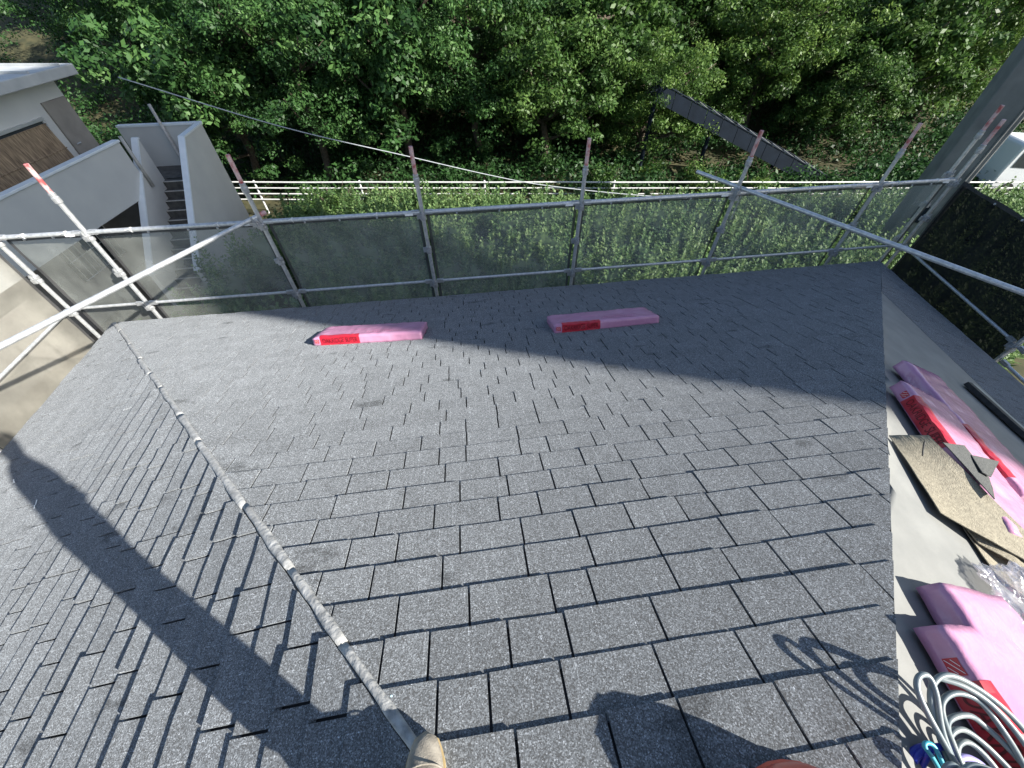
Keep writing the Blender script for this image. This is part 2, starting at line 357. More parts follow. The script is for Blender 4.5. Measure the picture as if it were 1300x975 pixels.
def clip(poly, a, b, c):
    """keep a*x+b*y<=c"""
    out = []
    for i in range(len(poly)):
        p, q = poly[i], poly[(i+1) % len(poly)]; dp = a*p[0]+b*p[1]-c; dq = a*q[0]+b*q[1]-c
        if dp <= 0: out.append(p)
        if (dp < 0 < dq) or (dq < 0 < dp):
            t = dp/(dp-dq); out.append((p[0]+t*(q[0]-p[0]), p[1]+t*(q[1]-p[1])))
    return out
def half(sl, P, Q, inside, back=0.):
    """clip line through P,Q of the slope keeping the side of 'inside', moved inwards by back"""
    (x0, y0), (x1, y1) = sl.ab(P), sl.ab(Q); a, b = y1-y0, x0-x1; l = math.hypot(a, b); a /= l; b /= l; c = a*x0+b*y0
    i = sl.ab(inside)
    if a*i[0]+b*i[1] > c: a, b, c = -a, -b, -c
    return (a, b, c-back)
EXP = .143
rnd = random.Random(7)
tabs = []                                               # (score, slope index, polygon, b0, hb, ht, tone, u0)
def lay(si, sl, a0, a1, nb, lines, hb=(.007, .012), b_first=0, wob=.0, ht=.0012):
    for k in range(nb):
        b0 = b_first+k*EXP; a = a0-rnd.random()*.3
        while a < a1:
            w = rnd.choice((.15, .19, .22, .25, .25, .28, .31))*rnd.uniform(.95, 1.05)
            j = rnd.uniform(-.002, .003)
            l, r_ = a+.0042, a+w-.0042; bt = b0+EXP+.018+(.03*noise.noise((a*1.4, 3, 0)) if si == 2 and k == nb-1 else 0)
            s1, s2 = rnd.uniform(-.0018, .0018)*(1+wob), rnd.uniform(-.0018, .0018)*(1+wob)
            mid = (l+r_)/2
            poly = [(l, b0+j+s1), (mid+rnd.uniform(-.05, .05)*w, b0+j+rnd.uniform(-.0018, .0018)*(1+wob)), (r_, b0+j+s2), (r_, bt), (l, bt)]
            for c in lines: poly = clip(poly, *c) if poly else poly
            if len(poly) >= 3:
                ar = .5*abs(sum(poly[i][0]*poly[(i+1) % len(poly)][1]-poly[(i+1) % len(poly)][0]*poly[i][1] for i in range(len(poly))))
                if ar > .0008:
                    cx_ = sum(p[0] for p in poly)/len(poly); cy_ = sum(p[1] for p in poly)/len(poly)
                    Pc = sl.w(cx_, cy_); pr = proj(Pc); sc = 0
                    if pr and -20 < pr[0] < 1320 and 150 < pr[1] < 995:
                        v = EYE-Pc; sc = ar*v.normalized().dot(sl.N)/v.length_squared
                    tabs.append((sc, si, poly, b0, rnd.uniform(*hb), rnd.random(), a, ht))
            a += w
def tab_geo(sl, t):
    sc, si, poly, b0, hb, tone, u0, ht = t
    top = [sl.w(x, y, hb+(ht-hb)*min(1, max(0, (y-b0)/(EXP+.018)))) for x, y in poly]
    bot = [sl.w(x, y, -.0005) for x, y in poly]; n = len(poly)
    return top+bot, [tuple(range(n))]+[(i, n+i, n+(i+1) % n, (i+1) % n) for i in range(n)]
def tab_mesh(name, sl, ts):
    me = bpy.data.meshes.new(name); V = []; F = []; tone = []; uv = []
    for t in ts:
        v, f = tab_geo(sl, t); k = len(V); V += v; F += [tuple(i+k for i in g) for g in f]; tone += [t[5]]*len(f)
        pl = t[2]; n = len(pl)
        for g in f: uv += [(pl[i % n][0]-t[6], pl[i % n][1]) for i in g]
    me.from_pydata([tuple(p) for p in V], [], F)
    bm = bmesh.new(); bm.from_mesh(me); 
    bm.to_mesh(me); bm.free()
    a = me.attributes.new('tone', 'FLOAT', 'FACE'); a.data.foreach_set('value', tone)
    l = me.uv_layers.new(name='tab'); l.data.foreach_set('uv', [c for p in uv for c in p])
    me.materials.append(M['shingle']); me.update(); return me
hl_m = half(MAIN, CL, APEX, CR, .011); hr_m = half(MAIN, CR, APEX, CL, .0)
lenA = CR.x-CL.x
lay(0, MAIN, -.05, lenA+.3, 38, [hl_m, hr_m], hb=(.011, .0175))
hl_l = half(LEFT, CL, APEX, bl, .011)
lay(1, LEFT, -.1, 7.2, 38, [hl_l, (1, 0, 7.2)], hb=(.014, .027), wob=2.2)
lay(2, RIGHT, -.1, 7.0, 10, [half(RIGHT, CR, APEX, br, .006)], hb=(.006, .010), ht=.003)
slopes = (MAIN, LEFT, RIGHT); decks = (deck_main, deck_left, deck_right)
tabs.sort(key=lambda t: -t[0])
for t in tabs[:298]:
    link('shingle', tab_mesh('shingle', slopes[t[1]], [t]), None, decks[t[1]])
for i in range(3):
    ts = [t for t in tabs[298:] if t[1] == i]
    if ts: tag(link('shingle_field', tab_mesh('shingle_field', slopes[i], ts), None, decks[i]), kind='stuff')

# left hip: pale weathered strip in lengths over a ragged black flashing
hipd = (CL-APEX).normalized(); hipN = (MAIN.N+LEFT.N).normalized(); hipS = hipd.cross(hipN).normalized()
if hipS.x < 0: hipS.negate()
hipL = (CL-APEX).length
rnd = random.Random(3)
pos = .05
while pos < hipL-.02:
    ln_ = min(rnd.uniform(.42, .95), hipL-.01-pos); n = max(4, int(ln_/.05)); mb = MB(); off = rnd.uniform(-.007, .007); hw = rnd.uniform(.0145, .0185)
    rows = []
    for i in range(n+1):
        s_ = pos+ln_*i/n; c = APEX+hipd*s_; wv = off+.006*noise.noise((s_*2.3, 1.1, 0))+.003*noise.noise((s_*9, 4, 0)); k_ = hw*(1+.30*noise.noise((s_*6, 7.7, 0))+.2*noise.noise((s_*21, 2.2, 0)))
        sec = [(-1, .0), (-.93, .008), (-.5, .0115), (.1, .0125), (.6, .0105), (.95, .007), (1.0, .0)]
        rows.append([c+hipS*(x*k_+wv)+hipN*(h*(1+.3*noise.noise((s_*11, x*2, 3)))+.006) for x, h in sec])
    for r_ in rows: mb.v += [tuple(p) for p in r_]
    k = 7
    mb.f = [(i*k+j, i*k+j+1, (i+1)*k+j+1, (i+1)*k+j) for i in range(n) for j in range(k-1)] + [tuple(range(k)), tuple(n*k+j for j in range(k))]
    hbuild(mb, 'hip_strip', 'hip', smooth=True)
    pos += ln_-.004
mb = MB(); n = 120; rows = []
for i in range(n+1):
    s_ = .05+(hipL-.1)*i/n; c = APEX+hipd*s_
    e1 = .015+.012*noise.noise((s_*3.1, 0, 5))+.010*noise.noise((s_*14, 2, 5)); e2 = .016+.012*noise.noise((s_*2.7, 9, 5))+.010*noise.noise((s_*11, 2, 8))
    l_ = c-hipS*e2; l_ = LEFT.w(*LEFT.ab(l_), .006); r_ = c+hipS*e1; r_ = MAIN.w(*MAIN.ab(r_), .006); mb.v += [tuple(l_), tuple(c+hipN*.008), tuple(r_)]
mb.f = [(i*3+j, i*3+j+1, (i+1)*3+j+1, (i+1)*3+j) for i in range(n) for j in range(2)]
hbuild(mb, 'hip_flashing', 'flash')

# right slope: underlayment lapped in courses, wavy lower edge
rnd = random.Random(11)
for k in range(4):
    b0 = 1.40+k*.92; b1 = b0+.97; n = 60; mb = MB()
    la, lb, lc = half(RIGHT, CR, APEX, br, .0)
    for i in range(n+1):
        a = -.2+7.2*i/n
        for jj in range(7):
            b_ = b0+(b1-b0)*jj/6+(.028*noise.noise((a*1.3, k*5., 0))+.010*noise.noise((a*5, k*5., 0)) if jj == 0 else 0)
            # stay inside the hip
            d = la*a+lb*b_-lc; aa = a-d/la if d > 0 else a
            mb.v.append(tuple(RIGHT.w(aa, b_, .0006+.0012*(1-jj/6)*(k > 0)+.0025*max(0, noise.noise((a*2.1, b_*2.6, k*3.)))*min(1, max(0, -d*5)))))
    mb.f = [(i*7+j, i*7+j+1, (i+1)*7+j+1, (i+1)*7+j) for i in range(n) for j in range(6)]
    o = hbuild(mb, 'underlayment_sheet', 'underlay', smooth=True)

# ================================================================== SCAFFOLD
scaf = tag(empty('scaffold', (0, 4.75, -6)), 'galvanised steel pipe scaffold standing around the roof', 'scaffold')
def sbuild(mb, name, m, parent=None, **k):
    o = mb.build(name, m, parent or scaf, **k)
    if parent is None: o.location = -scaf.location
    return o
QS = 4.75; ZT, ZL = -.735, -1.70
def coupler(P, th, out=(0, -1, 0), size=1.):
    """wedge coupler: ring flange, pocket and wedge pin"""
    P = Vector(P); out = Vector(out).normalized(); side = out.cross(Vector((0, 0, 1)))
    mb = MB().lathe([(.029*size, -.045), (.038*size, -.042), (.038*size, -.01), (.033*size, .0), (.038*size, .012), (.038*size, .04), (.029*size, .046)], P, 10)
    mb.obox(P+out*.048, side*.022, out*.016, Vector((0, 0, .026)))
    mb.obox(P+side*.052, side*.02, out*.012, Vector((0, 0, .03)))
    mb.obox(P+out*.05+Vector((0, 0, .03)), side*.006, out*.009, Vector((0, 0, .05)))
    return mb
def post(x, y, top=-.02, red=True, zmid=-1.27, bottom=-6.0, out=(0, -1, 0), lean=0):
    p = sbuild(MB().tube([(x, y, bottom), (x, y, top-.3)], .0243, 12).tube([(x, y, bottom), (x, y, bottom+.03)], .07, 12), 'post', 'steel', smooth=False)
    cp = [(ZT-.05, 1.), (zmid, .95), (ZL-.05, 1.)]
    for z, sz in cp: sbuild(coupler((x, y, z), 0, out, sz), 'coupler', 'steel_dull', p)
    if red:
        sbuild(MB().tube([(x, y, top-.31), (x, y, top)], .0225, 12), 'red_spigot', 'red_paint', p)
        sbuild(MB().lathe([(.026, -.05), (.036, -.045), (.036, .01), (.031, .02), (.031, .05), (.025, .055)], (x, y, top-.33), 12), 'collar', 'steel_dull', p)
    return p
rnd = random.Random(5)
PX = [-5.14, -4.21, -2.33, -.475, 1.50, 3.57, 5.64, 6.80]
for i, x in enumerate(PX):
    post(x, QS, top=(-.36 if i == 0 else -.03), red=True, zmid=-1.27+rnd.uniform(-.05, .05))
P8 = Vector((6.29, 2.5, 0))
rdir = (P8-Vector((6.8, QS, 0))).normalized()
post(7.0, QS+.28, top=.05, red=True, zmid=-1.2)
post(P8.x, P8.y, top=-.5, red=False, zmid=-1.15, out=(-1, 0, 0))
for y in (2.9, 1.0, -1.): post(-5.14, y, top=-.03, red=True, out=(1, 0, 0))
post(P8.x+rdir.x*1.9, P8.y+rdir.y*1.9, top=-.5, red=False, out=(-1, 0, 0))
def rail(p, q, r=.0215, tags=0, name='rail', m='steel', ties=0):
    p, q = Vector(p), Vector(q); o = sbuild(MB().tube([p+(q-p)*t for t in (0, .25, .5, .75, 1)], r, 12), name, m)
    d = (q-p).normalized()
    for e in (p, q):                                    # wedge end fittings
        s_ = 1 if e == p else -1
        sbuild(MB().obox(e+d*s_*.05, d*.045, Vector((0, .018, 0)) if abs(d.x) > .5 else Vector((.018, 0, 0)), Vector((0, 0, .024))), 'end_fitting', 'steel_dull', o)
    if tags:
        c = q-d*.13; sbuild(MB().obox(c+Vector((0, -.0245, -.012)), d*.048, Vector((0, .001, 0)), Vector((0, .002, .013))), 'tag_plate', 'tag', o)
    for k in range(ties):
        c = p+(q-p)*((k+.5+rnd.uniform(-.15, .15))/ties); a = rnd.uniform(0, 6)
        t = MB().tube([c+d*.004+Vector((0, math.cos(w)*.026, math.sin(w)*.026)) for w in [x*PI/5 for x in range(10)]], .004, 5, closed=True)
        t.tube([c+Vector((0, -.02, .018)), c+Vector((0, -.045, .045))+d*.03], .003, 5); t.tube([c+Vector((0, -.02, .018)), c+Vector((0, -.05, .02))-d*.03], .003, 5)
        sbuild(t, 'net_tie', 'tag', o)
    return o
for i in range(len(PX)-1):
    rail((PX[i]+.03, QS, ZT), (PX[i+1]-.03, QS, ZT), .0243, tags=1, ties=2)
    rail((PX[i]+.03, QS, ZL), (PX[i+1]-.03, QS, ZL), .0185)
rail((-5.14, QS-.04, ZT), (-5.14, 2.94, ZT)); rail((-5.14, QS-.04, ZL), (-5.14, 2.94, ZL), .0185)
rail((-5.14, 2.86, ZT), (-5.14, 1.04, ZT)); rail((-5.14, 2.86, ZL), (-5.14, 1.04, ZL), .0185)
rail(Vector((6.8, QS, ZL))+rdir*.04, Vector((P8.x, P8.y, ZL))-rdir*.04, .0185)
nxt = Vector((P8.x, P8.y, 0))+rdir*1.9
rail(Vector((P8.x, P8.y, ZL))+rdir*.04, Vector((nxt.x, nxt.y, ZL))-rdir*.04, .0185)
rail(Vector((P8.x, P8.y, ZL-.22))+rdir*.04, Vector((nxt.x, nxt.y, ZL-.22))-rdir*.04, .0185)
rail((P8.x-.0, P8.y+.05, ZL-.06), (P8.x+1.2, P8.y+.25, ZL-.06), .0185)
# loose raking pipes clamped on the top rail
dl0 = at_z(322, 277, -.67); dl1 = at_z(0, 440, -.67); dd = (dl1-dl0)
bp_ = sbuild(MB().tube([dl0-dd*.055, dl0+dd*1.35], .0243, 14), 'raking_pipe', 'steel')
sbuild(MB().tube([dl0-dd*.068, dl0-dd*.03], .0262, 14), 'red_end', 'red_paint', bp_)
sbuild(coupler(dl0+Vector((0, .0, -.05)), 0), 'clamp', 'steel_dull', bp_)
dr0 = at_z(885, 218, -.66); dr1 = at_z(1300, 372, -.66); dd = dr1-dr0
bp_ = sbuild(MB().tube([dr0, dr0+dd*1.25], .0243, 14), 'raking_pipe', 'steel')
c = at_z(935, 242, -.70)
sbuild(coupler(c, 0), 'clamp', 'steel_dull', bp_)
mb = MB()
for k in range(9):                                       # short hanging chain
    cc = Vector((3.62, QS-.05, -.78-.032*k)); mb.tube([cc+Vector((math.cos(w)*(.011 if k % 2 else .002), math.cos(w)*(.002 if k % 2 else .011), math.sin(w)*.022)) for w in [x*PI/4 for x in range(8)]], .0035, 5, closed=True)
sbuild(mb, 'hanging_chain', 'steel_dull', bp_)

# ---- netting, one sheet per bay
def net(p, q, ztop, zbot, m, label, outn, group=None, seed=0, hem=True):
    p, q, outn = Vector(p), Vector(q), Vector(outn); d = q-p; L = d.length; nx, nz = 26, 22
    def pt(i, j, off=0):
        u, v_ = i/nx, j/nz
        ed = math.sin(PI*u)*.5+.5
        w = .020*ed*noise.noise((u*3.+seed, v_*2.4, seed*1.7))+.010*noise.noise((u*9+seed, v_*7, seed))+.030*math.sin(PI*u)*math.sin(PI*v_)
        sag = -.012*math.sin(PI*u*3)**2 if j == nz else 0
        return p+d*u+Vector((0, 0, zbot+(ztop-zbot)*v_+sag))+outn*(w+off)
    mb = MB(); mb.v = [tuple(pt(i, j)) for j in range(nz+1) for i in range(nx+1)]
    mb.f = [(j*(nx+1)+i, j*(nx+1)+i+1, (j+1)*(nx+1)+i+1, (j+1)*(nx+1)+i) for j in range(nz) for i in range(nx)]
    root = tag(empty('safety_net', p+Vector((0, 0, zbot))), label, 'safety net', group)
    o = mb.build('net_sheet', m, root, smooth=True); o.location = -root.location
    if hem:
        h = MB()
        def strip(a, b_, w, vert):
            for s_ in range(24):
                t0, t1 = s_/24, (s_+1)/24
                if vert: x0, x1, y0, y1 = a, a+w, t0, t1
                else: x0, x1, y0, y1 = t0, t1, b_, b_+w
                k = len(h.v); h.v += [tuple(pt(x*nx, y*nz, -.006)) for x, y in ((x0, y0), (x1, y0), (x1, y1), (x0, y1))]; h.f.append((k, k+1, k+2, k+3))
        strip(0, 0, .035/L, True); strip(1-.035/L, 0, .035/L, True); strip(0, 1-.05/(ztop-zbot), .05/(ztop-zbot), False)
        oo = h.build('hem', 'net_hem', root); oo.location = -root.location
        g = MB()
        for t in [k/4+rnd.uniform(-.06, .06) for k in range(1, 4)]:
            c = pt(t*nx, nz*.985, -.012); g.lathe([(.006, -.012), (.012, -.008), (.012, .008), (.006, .012)], c, 8)
        oo = tag(g.build('eyelet', 'alu', root), kind='stuff'); oo.location = -root.location
    return root
YB = QS+.065; G = 'nets along the back of the scaffold'
lab = ['sunlit grey net in the narrow bay by the corner post beside the stairway', 'grey net in the bay in front of the neighbour\'s concrete stairway',
       'grey net in the bay below the pair of bushes at the white fence', 'grey net behind the pink bundle lying in shade, bay left of its post',
       'grey net right of the post behind the shaded pink bundle', 'grey net under the loose raking pipe with the hanging chain', 'grey net in the narrow bay against the dark corner net']
for i in range(len(PX)-1):
    net((PX[i]+.035, YB, 0), (PX[i+1]-.035, YB, 0), ZT-.03, -2.9, 'net', lab[i], (0, 1, 0), G, seed=i*3.3)
net((-5.20, QS-.04, 0), (-5.20, 2.94, 0), ZT-.03, -2.9, 'net_side', 'sunlit pale net along the left eave next to the corner post', (-1, 0, 0), 'nets along the left eave', 31)
net((-5.20, 2.86, 0), (-5.20, 1.04, 0), ZT-.03, -2.9, 'net_side', 'sunlit pale net along the left eave past the second side post', (-1, 0, 0), 'nets along the left eave', 37)
oq = Vector((-rdir.y, rdir.x, 0)); oq = oq if oq.x > 0 else -oq
net(Vector((6.84, QS-.02, 0))+oq*.05+rdir*.03, Vector((P8.x, P8.y, 0))+oq*.05-rdir*.03, ZT-.0, -3.2, 'net_black', 'nearly black net along the right eave behind the underlayment', oq, None, 43, hem=True)

# ================================================================== BUNDLES OF SHINGLES IN PINK FILM
def text_mesh(txt, size):
    cu = bpy.data.curves.new('t', 'FONT'); cu.body = txt; cu.size = size; cu.align_x = 'LEFT'; cu.align_y = 'CENTER'; cu.extrude = 0
    ob = bpy.data.objects.new('t', cu); COL.objects.link(ob); bpy.context.view_layer.update()
    me = bpy.data.meshes.new_from_object(ob); bpy.data.objects.remove(ob); return me
TXT = text_mesh('OAKRIDGE SUPER', 1.0)
tw = max(v.co.x for v in TXT.vertices)
def bundle(P, L, N, label, length=1.03, width=.345, h=.085, seed=0, lab_at=(.07, .43), group='pink wrapped shingle bundles', print_top=True, flip=False):
    """P: bottom corner on the roof at the labelled long side; L: along that side; width runs along V"""
    P, L, N = Vector(P), Vector(L).normalized(), Vector(N).normalized(); L = (L-N*L.dot(N)).normalized(); V = N.cross(L)*(-1 if flip else 1)
    def shp(u, v, w):                                    # unit box -> crumpled packet
        x, y, z = u*length, v*width, w*h
        e = min(u, 1-u)*length
        sq = 1-.16*max(0, 1-e/.05)                       # film drawn in at the ends
        z = h*.5*(1-sq)*.6+z*(sq if w > .5 else 1)
        cr = .007*max(0, 1-min(v, 1-v)*width/.02)*max(0, (w-.5)*2)
        n_ = .004*noise.noise((x*7+seed, y*9, z*9))-.008*abs(noise.noise((x*13+seed, y*6+x*7, 3.3)))-.005*abs(noise.noise((x*8-y*22+seed, y*14, seed)))+.002*noise.noise((x*40, y*33, seed))+.006
        top = max(0, w*2-1)
        return P+L*(x+(.004*noise.noise((y*30+seed, z*30, 1)) if u in (0, 1) else 0))+V*(y+(.006*noise.noise((x*14+seed, z*22, 5.)) if v in (0, 1) else 0))+N*(max(0.001, z-cr+n_*(top if w > 0 else 0))+.004 if w > 0 else .004)
    nu, nv, nw = 44, 14, 4
    bm = bmesh.new(); idx = {}
    def vtx(i, j, k):
        if (i, j, k) not in idx: idx[(i, j, k)] = bm.verts.new(shp(i/nu, j/nv, k/nw))
        return idx[(i, j, k)]
    def f(*q): bm.faces.new([vtx(*t) for t in q])
    for i in range(nu):
        for j in range(nv): f((i,j,nw),(i+1,j,nw),(i+1,j+1,nw),(i,j+1,nw)); f((i,j,0),(i,j+1,0),(i+1,j+1,0),(i+1,j,0))
        for k in range(nw): f((i,0,k),(i+1,0,k),(i+1,0,k+1),(i,0,k+1)); f((i,nv,k),(i,nv,k+1),(i+1,nv,k+1),(i+1,nv,k))
    for j in range(nv):
        for k in range(nw): f((0,j,k),(0,j,k+1),(0,j+1,k+1),(0,j+1,k)); f((nu,j,k),(nu,j+1,k),(nu,j+1,k+1),(nu,j,k+1))
    bmesh.ops.recalc_face_normals(bm, faces=bm.faces)
    me = bpy.data.meshes.new('packet'); bm.to_mesh(me); bm.free(); me.polygons.foreach_set('use_smooth', [True]*len(me.polygons))
    root = tag(empty('shingle_bundle', P), label, 'shingle bundle', group)
    def part(me_or_mb, name, m, par=None):
        o = me_or_mb.build(name, m, par or root) if isinstance(me_or_mb, MB) else link(name, me_or_mb, m, par or root)
        if par is None: o.location = -root.location
        return o
    part(me, 'packet', 'pink')
    # red label wrapped from the side onto the top edge
    def surf(u, s):                                      # s 0..1 up the side, 1..2 over the top
        d = .0022
        if s <= 1: return shp(u, 0, s)-V*d+N*(d if s > .95 else 0)
        return shp(u, (s-1), 1)+N*d*1.6
    def patch(u0, u1, rows, n=16):
        mb = MB()
        for s in rows:
            for i in range(n+1): mb.v.append(tuple(surf(u0+(u1-u0)*i/n, s)))
        mb.f = [(r*(n+1)+i, r*(n+1)+i+1, (r+1)*(n+1)+i+1, (r+1)*(n+1)+i) for r in range(len(rows)-1) for i in range(n)]
        return mb
    u0, u1 = lab_at
    lb = part(patch(u0, u1, [.06, .25, .5, .75, 1.0, 1.02, 1.07, 1.12]), 'label', 'label_red')
    lb['label'] = 'red strip label printed OAKRIDGE SUPER'
    def lettering(ua, ub, smid, hh, m, par, me=TXT):
        k = (ub-ua)*length/tw; t = bpy.data.meshes.new('lettering'); vs = []
        inv = flip
        for v in me.vertices:
            uu = ua+(v.co.x*k)/length; s = smid+(v.co.y*k*hh)/h
            if s <= 1: vs.append(tuple(shp(uu, 0, max(.02, s))-V*.0042))
            else: vs.append(tuple(shp(uu, (s-1)*h/width, 1)+N*.005))
        t.from_pydata(vs, [], [tuple(p.vertices) for p in me.polygons]); t.materials.append(M[m]); o = link('lettering', t, None, par); return o
    lettering(u0+.02, u1-.02, .55, 1.7, 'ink', lb)
    lg = part(patch(u0-.052, u0-.012, [.3, .5, .8], 4), 'logo', 'label_red')
    lw = MB()
    for (ua, sa_, ub, sb_) in ((.1, .1, .9, .9), (.1, .5, .5, .9), (.5, .1, .9, .5)):
        a_, b_ = [surf(u0-.052+.04*x, .3+.5*y)-V*.0012 for x, y in ((ua, sa_), (ub, sb_))]; lw.tube([a_, b_], .0011, 4)
    tag(part(lw, 'lettering', 'white_ink', lg), kind='stuff')
    if print_top:                                        # pale printed lines on the film
        lw = MB()
        for uu0, uu1, vv in ((.48, .78, .22), (.52, .70, .34), (.30, .46, .5)):
            for i in range(14):
                t0 = uu0+(uu1-uu0)*i/14; t1 = t0+(uu1-uu0)/14*.7
                lw.add([shp(t0, vv, 1)+N*.002, shp(t1, vv, 1)+N*.002, shp(t1, vv+.03, 1)+N*.002, shp(t0, vv+.03, 1)+N*.002], [(0, 1, 2, 3)])
        tag(part(lw, 'printed_line', 'print_rose'), kind='stuff')
    return root
M['print_rose'] = mat('rose_print', (.50, .12, .26), (.6, .2, .34), 30, .4)
a_ = MAIN.px(399, 440); b_ = MAIN.px(536, 432)
bundle(a_, b_-a_, MAIN.N, 'pink wrapped shingle bundle lying half in sun on the far shingles', seed=1.3, length=(b_-a_).length)
a_ = MAIN.px(704, 424.5); b_ = MAIN.px(836, 411.5)
bundle(a_, b_-a_, MAIN.N, 'pink wrapped shingle bundle lying wholly in shade on the far shingles', seed=5.1, length=(b_-a_).length)
# on the right slope
Lr = Vector((-.42, -.9, 0)); Lr2 = Vector((-.23, -.97, 0))
a_ = RIGHT.px(1132, 466, .02)
bundle(a_, Lr2, RIGHT.N, 'pink shingle bundle on the underlayment, the one farther down beside the labelled bundle', seed=8.2, lab_at=(.55, .9), print_top=False)
a_ = RIGHT.px(1128, 492, .02)
bundle(a_, Lr, RIGHT.N, 'pink shingle bundle with red label partly under the tan shingle sheets', seed=12.4, lab_at=(.14, .52), print_top=False)
a_ = RIGHT.px(1160, 746, .01); Lq = Vector((-.2, -.98, 0))
bundle(a_, Lq, RIGHT.N, 'pink shingle bundle whose end is overlapped by the bundle beside the hose', seed=20.1, lab_at=(.2, .3), print_top=False, length=1.0)
a_ = RIGHT.px(1155, 798, .01)
bundle(a_+RIGHT.N*.004, Vector((-.12, -.99, 0)), RIGHT.N, 'pink shingle bundle with red label right behind the coiled grey hose', seed=27.7, lab_at=(.13, .55), print_top=False, h=.085)

# ================================================================== LOOSE SHEETS, STRIPS
def sheet_from_px(name, pix, h, m, label, cat, group=None, th=.004, curl=.0, seed=0):
    """a stiff sheet: outline on the right slope raised by h (per corner), thickness th"""
    P = [RIGHT.px(x, y, hh) for (x, y), hh in zip(pix, h)]; n = len(P); NQ = 14
    A, B, C, D = P; mb = MB()
    for lay_ in (0, 1):
        for j in range(NQ+1):
            for i in range(NQ+1):
                u, v = i/NQ, j/NQ; p = A*(1-u)*(1-v)+B*u*(1-v)+C*u*v+D*(1-u)*v
                p = p+RIGHT.N*(curl*noise.noise((u*1.6+seed, v*1.2, seed))+curl*.3*noise.noise((u*5+seed, v*4, 2.))+(th if lay_ else 0)); mb.v.append(tuple(p))
    K = (NQ+1)**2; q = lambda i, j, l: l*K+j*(NQ+1)+i
    for j in range(NQ):
        for i in range(NQ): mb.f += [(q(i,j,1),q(i+1,j,1),q(i+1,j+1,1),q(i,j+1,1)), (q(i,j,0),q(i,j+1,0),q(i+1,j+1,0),q(i+1,j,0))]
    for i in range(NQ):
        mb.f += [(q(i,0,0),q(i+1,0,0),q(i+1,0,1),q(i,0,1)), (q(i,NQ,0),q(i,NQ,1),q(i+1,NQ,1),q(i+1,NQ,0)), (q(0,i,0),q(0,i,1),q(0,i+1,1),q(0,i+1,0)), (q(NQ,i,0),q(NQ,i+1,0),q(NQ,i+1,1),q(NQ,i,1))]
    return tag(mb.build(name, m, smooth=False), label, cat, group)
G2 = 'loose shingles on the underlayment'
sheet_from_px('shingle_sheet', [(1208, 648), (1268, 632), (1345, 790), (1262, 728)], (.012, .03, .03, .015), 'tan', 'tan shingle sheet lowest in the loose pile, its corner poking out', 'shingle sheet', G2, curl=.01, seed=3)
sheet_from_px('shingle_sheet', [(1133, 560), (1180, 560), (1375, 775), (1240, 690)], (.003, .10, .09, .02), 'tan', 'tan shingle sheet lying under the topmost sheet of the loose pile', 'shingle sheet', G2, curl=.02, seed=5)
TOPS = sheet_from_px('shingle_sheet', [(1128, 553), (1178, 553), (1390, 760), (1194, 651)], (.008, .122, .118, .035), 'tan', 'tan shingle sheet topmost of the loose pile with a short dark slit', 'shingle sheet', G2, curl=.012, seed=9)
sheet_from_px('shingle_offcut', [(1196, 562), (1223, 566), (1256, 607), (1262, 634)], (.13, .14, .135, .132), 'greygran', 'dark grey granule shingle offcut wedged between tan sheets and pink bundle', 'shingle offcut', G2, curl=.004, seed=2)
sheet_from_px('shingle_offcut', [(1232, 578), (1268, 586), (1257, 606), (1246, 600)], (.142, .15, .146, .146), 'greygran', 'small pointed grey granule offcut over the pink bundle', 'shingle offcut', G2, curl=.003, seed=4)
sl_ = [RIGHT.px(x, y, h_) for x, y, h_ in ((1174, 560, .111), (1172, 569, .101), (1171, 578, .092))]
_m = MB()
for a_, b_ in zip(sl_, sl_[1:]): _m.tube([a_, b_], .0035, 5)
o = _m.build('slit', 'flash', TOPS); o.matrix_parent_inverse = Matrix.Identity(4)
# grey flashing strip lying near the right eave
fs = empty('flashing_strip', RIGHT.px(1223, 490)); tag(fs, 'long grey folded flashing strip lying near the right eave', 'flashing strip')
p0, p1 = RIGHT.px(1220, 489), RIGHT.px(1300, 562); dv = (p1-p0).normalized(); sd = RIGHT.N.cross(dv).normalized()
sd = sd if sd.x > 0 else -sd; LN = (p1-p0).length*1.9
for k, (o0, o1, hh) in enumerate(((0.0, .075, .05), (.085, .14, .045), (.15, .19, .04))):
    o = MB().prism([p0+sd*o0+RIGHT.N*.014, p0+sd*o1+RIGHT.N*.014, p0+sd*o1+RIGHT.N*hh, p0+sd*o0+RIGHT.N*hh], dv*LN).build(('edge_bar', 'strip_face', 'strip_face')[k], ('flash', 'strip', 'strip')[k], fs, bevel=.003); o.location = -fs.location

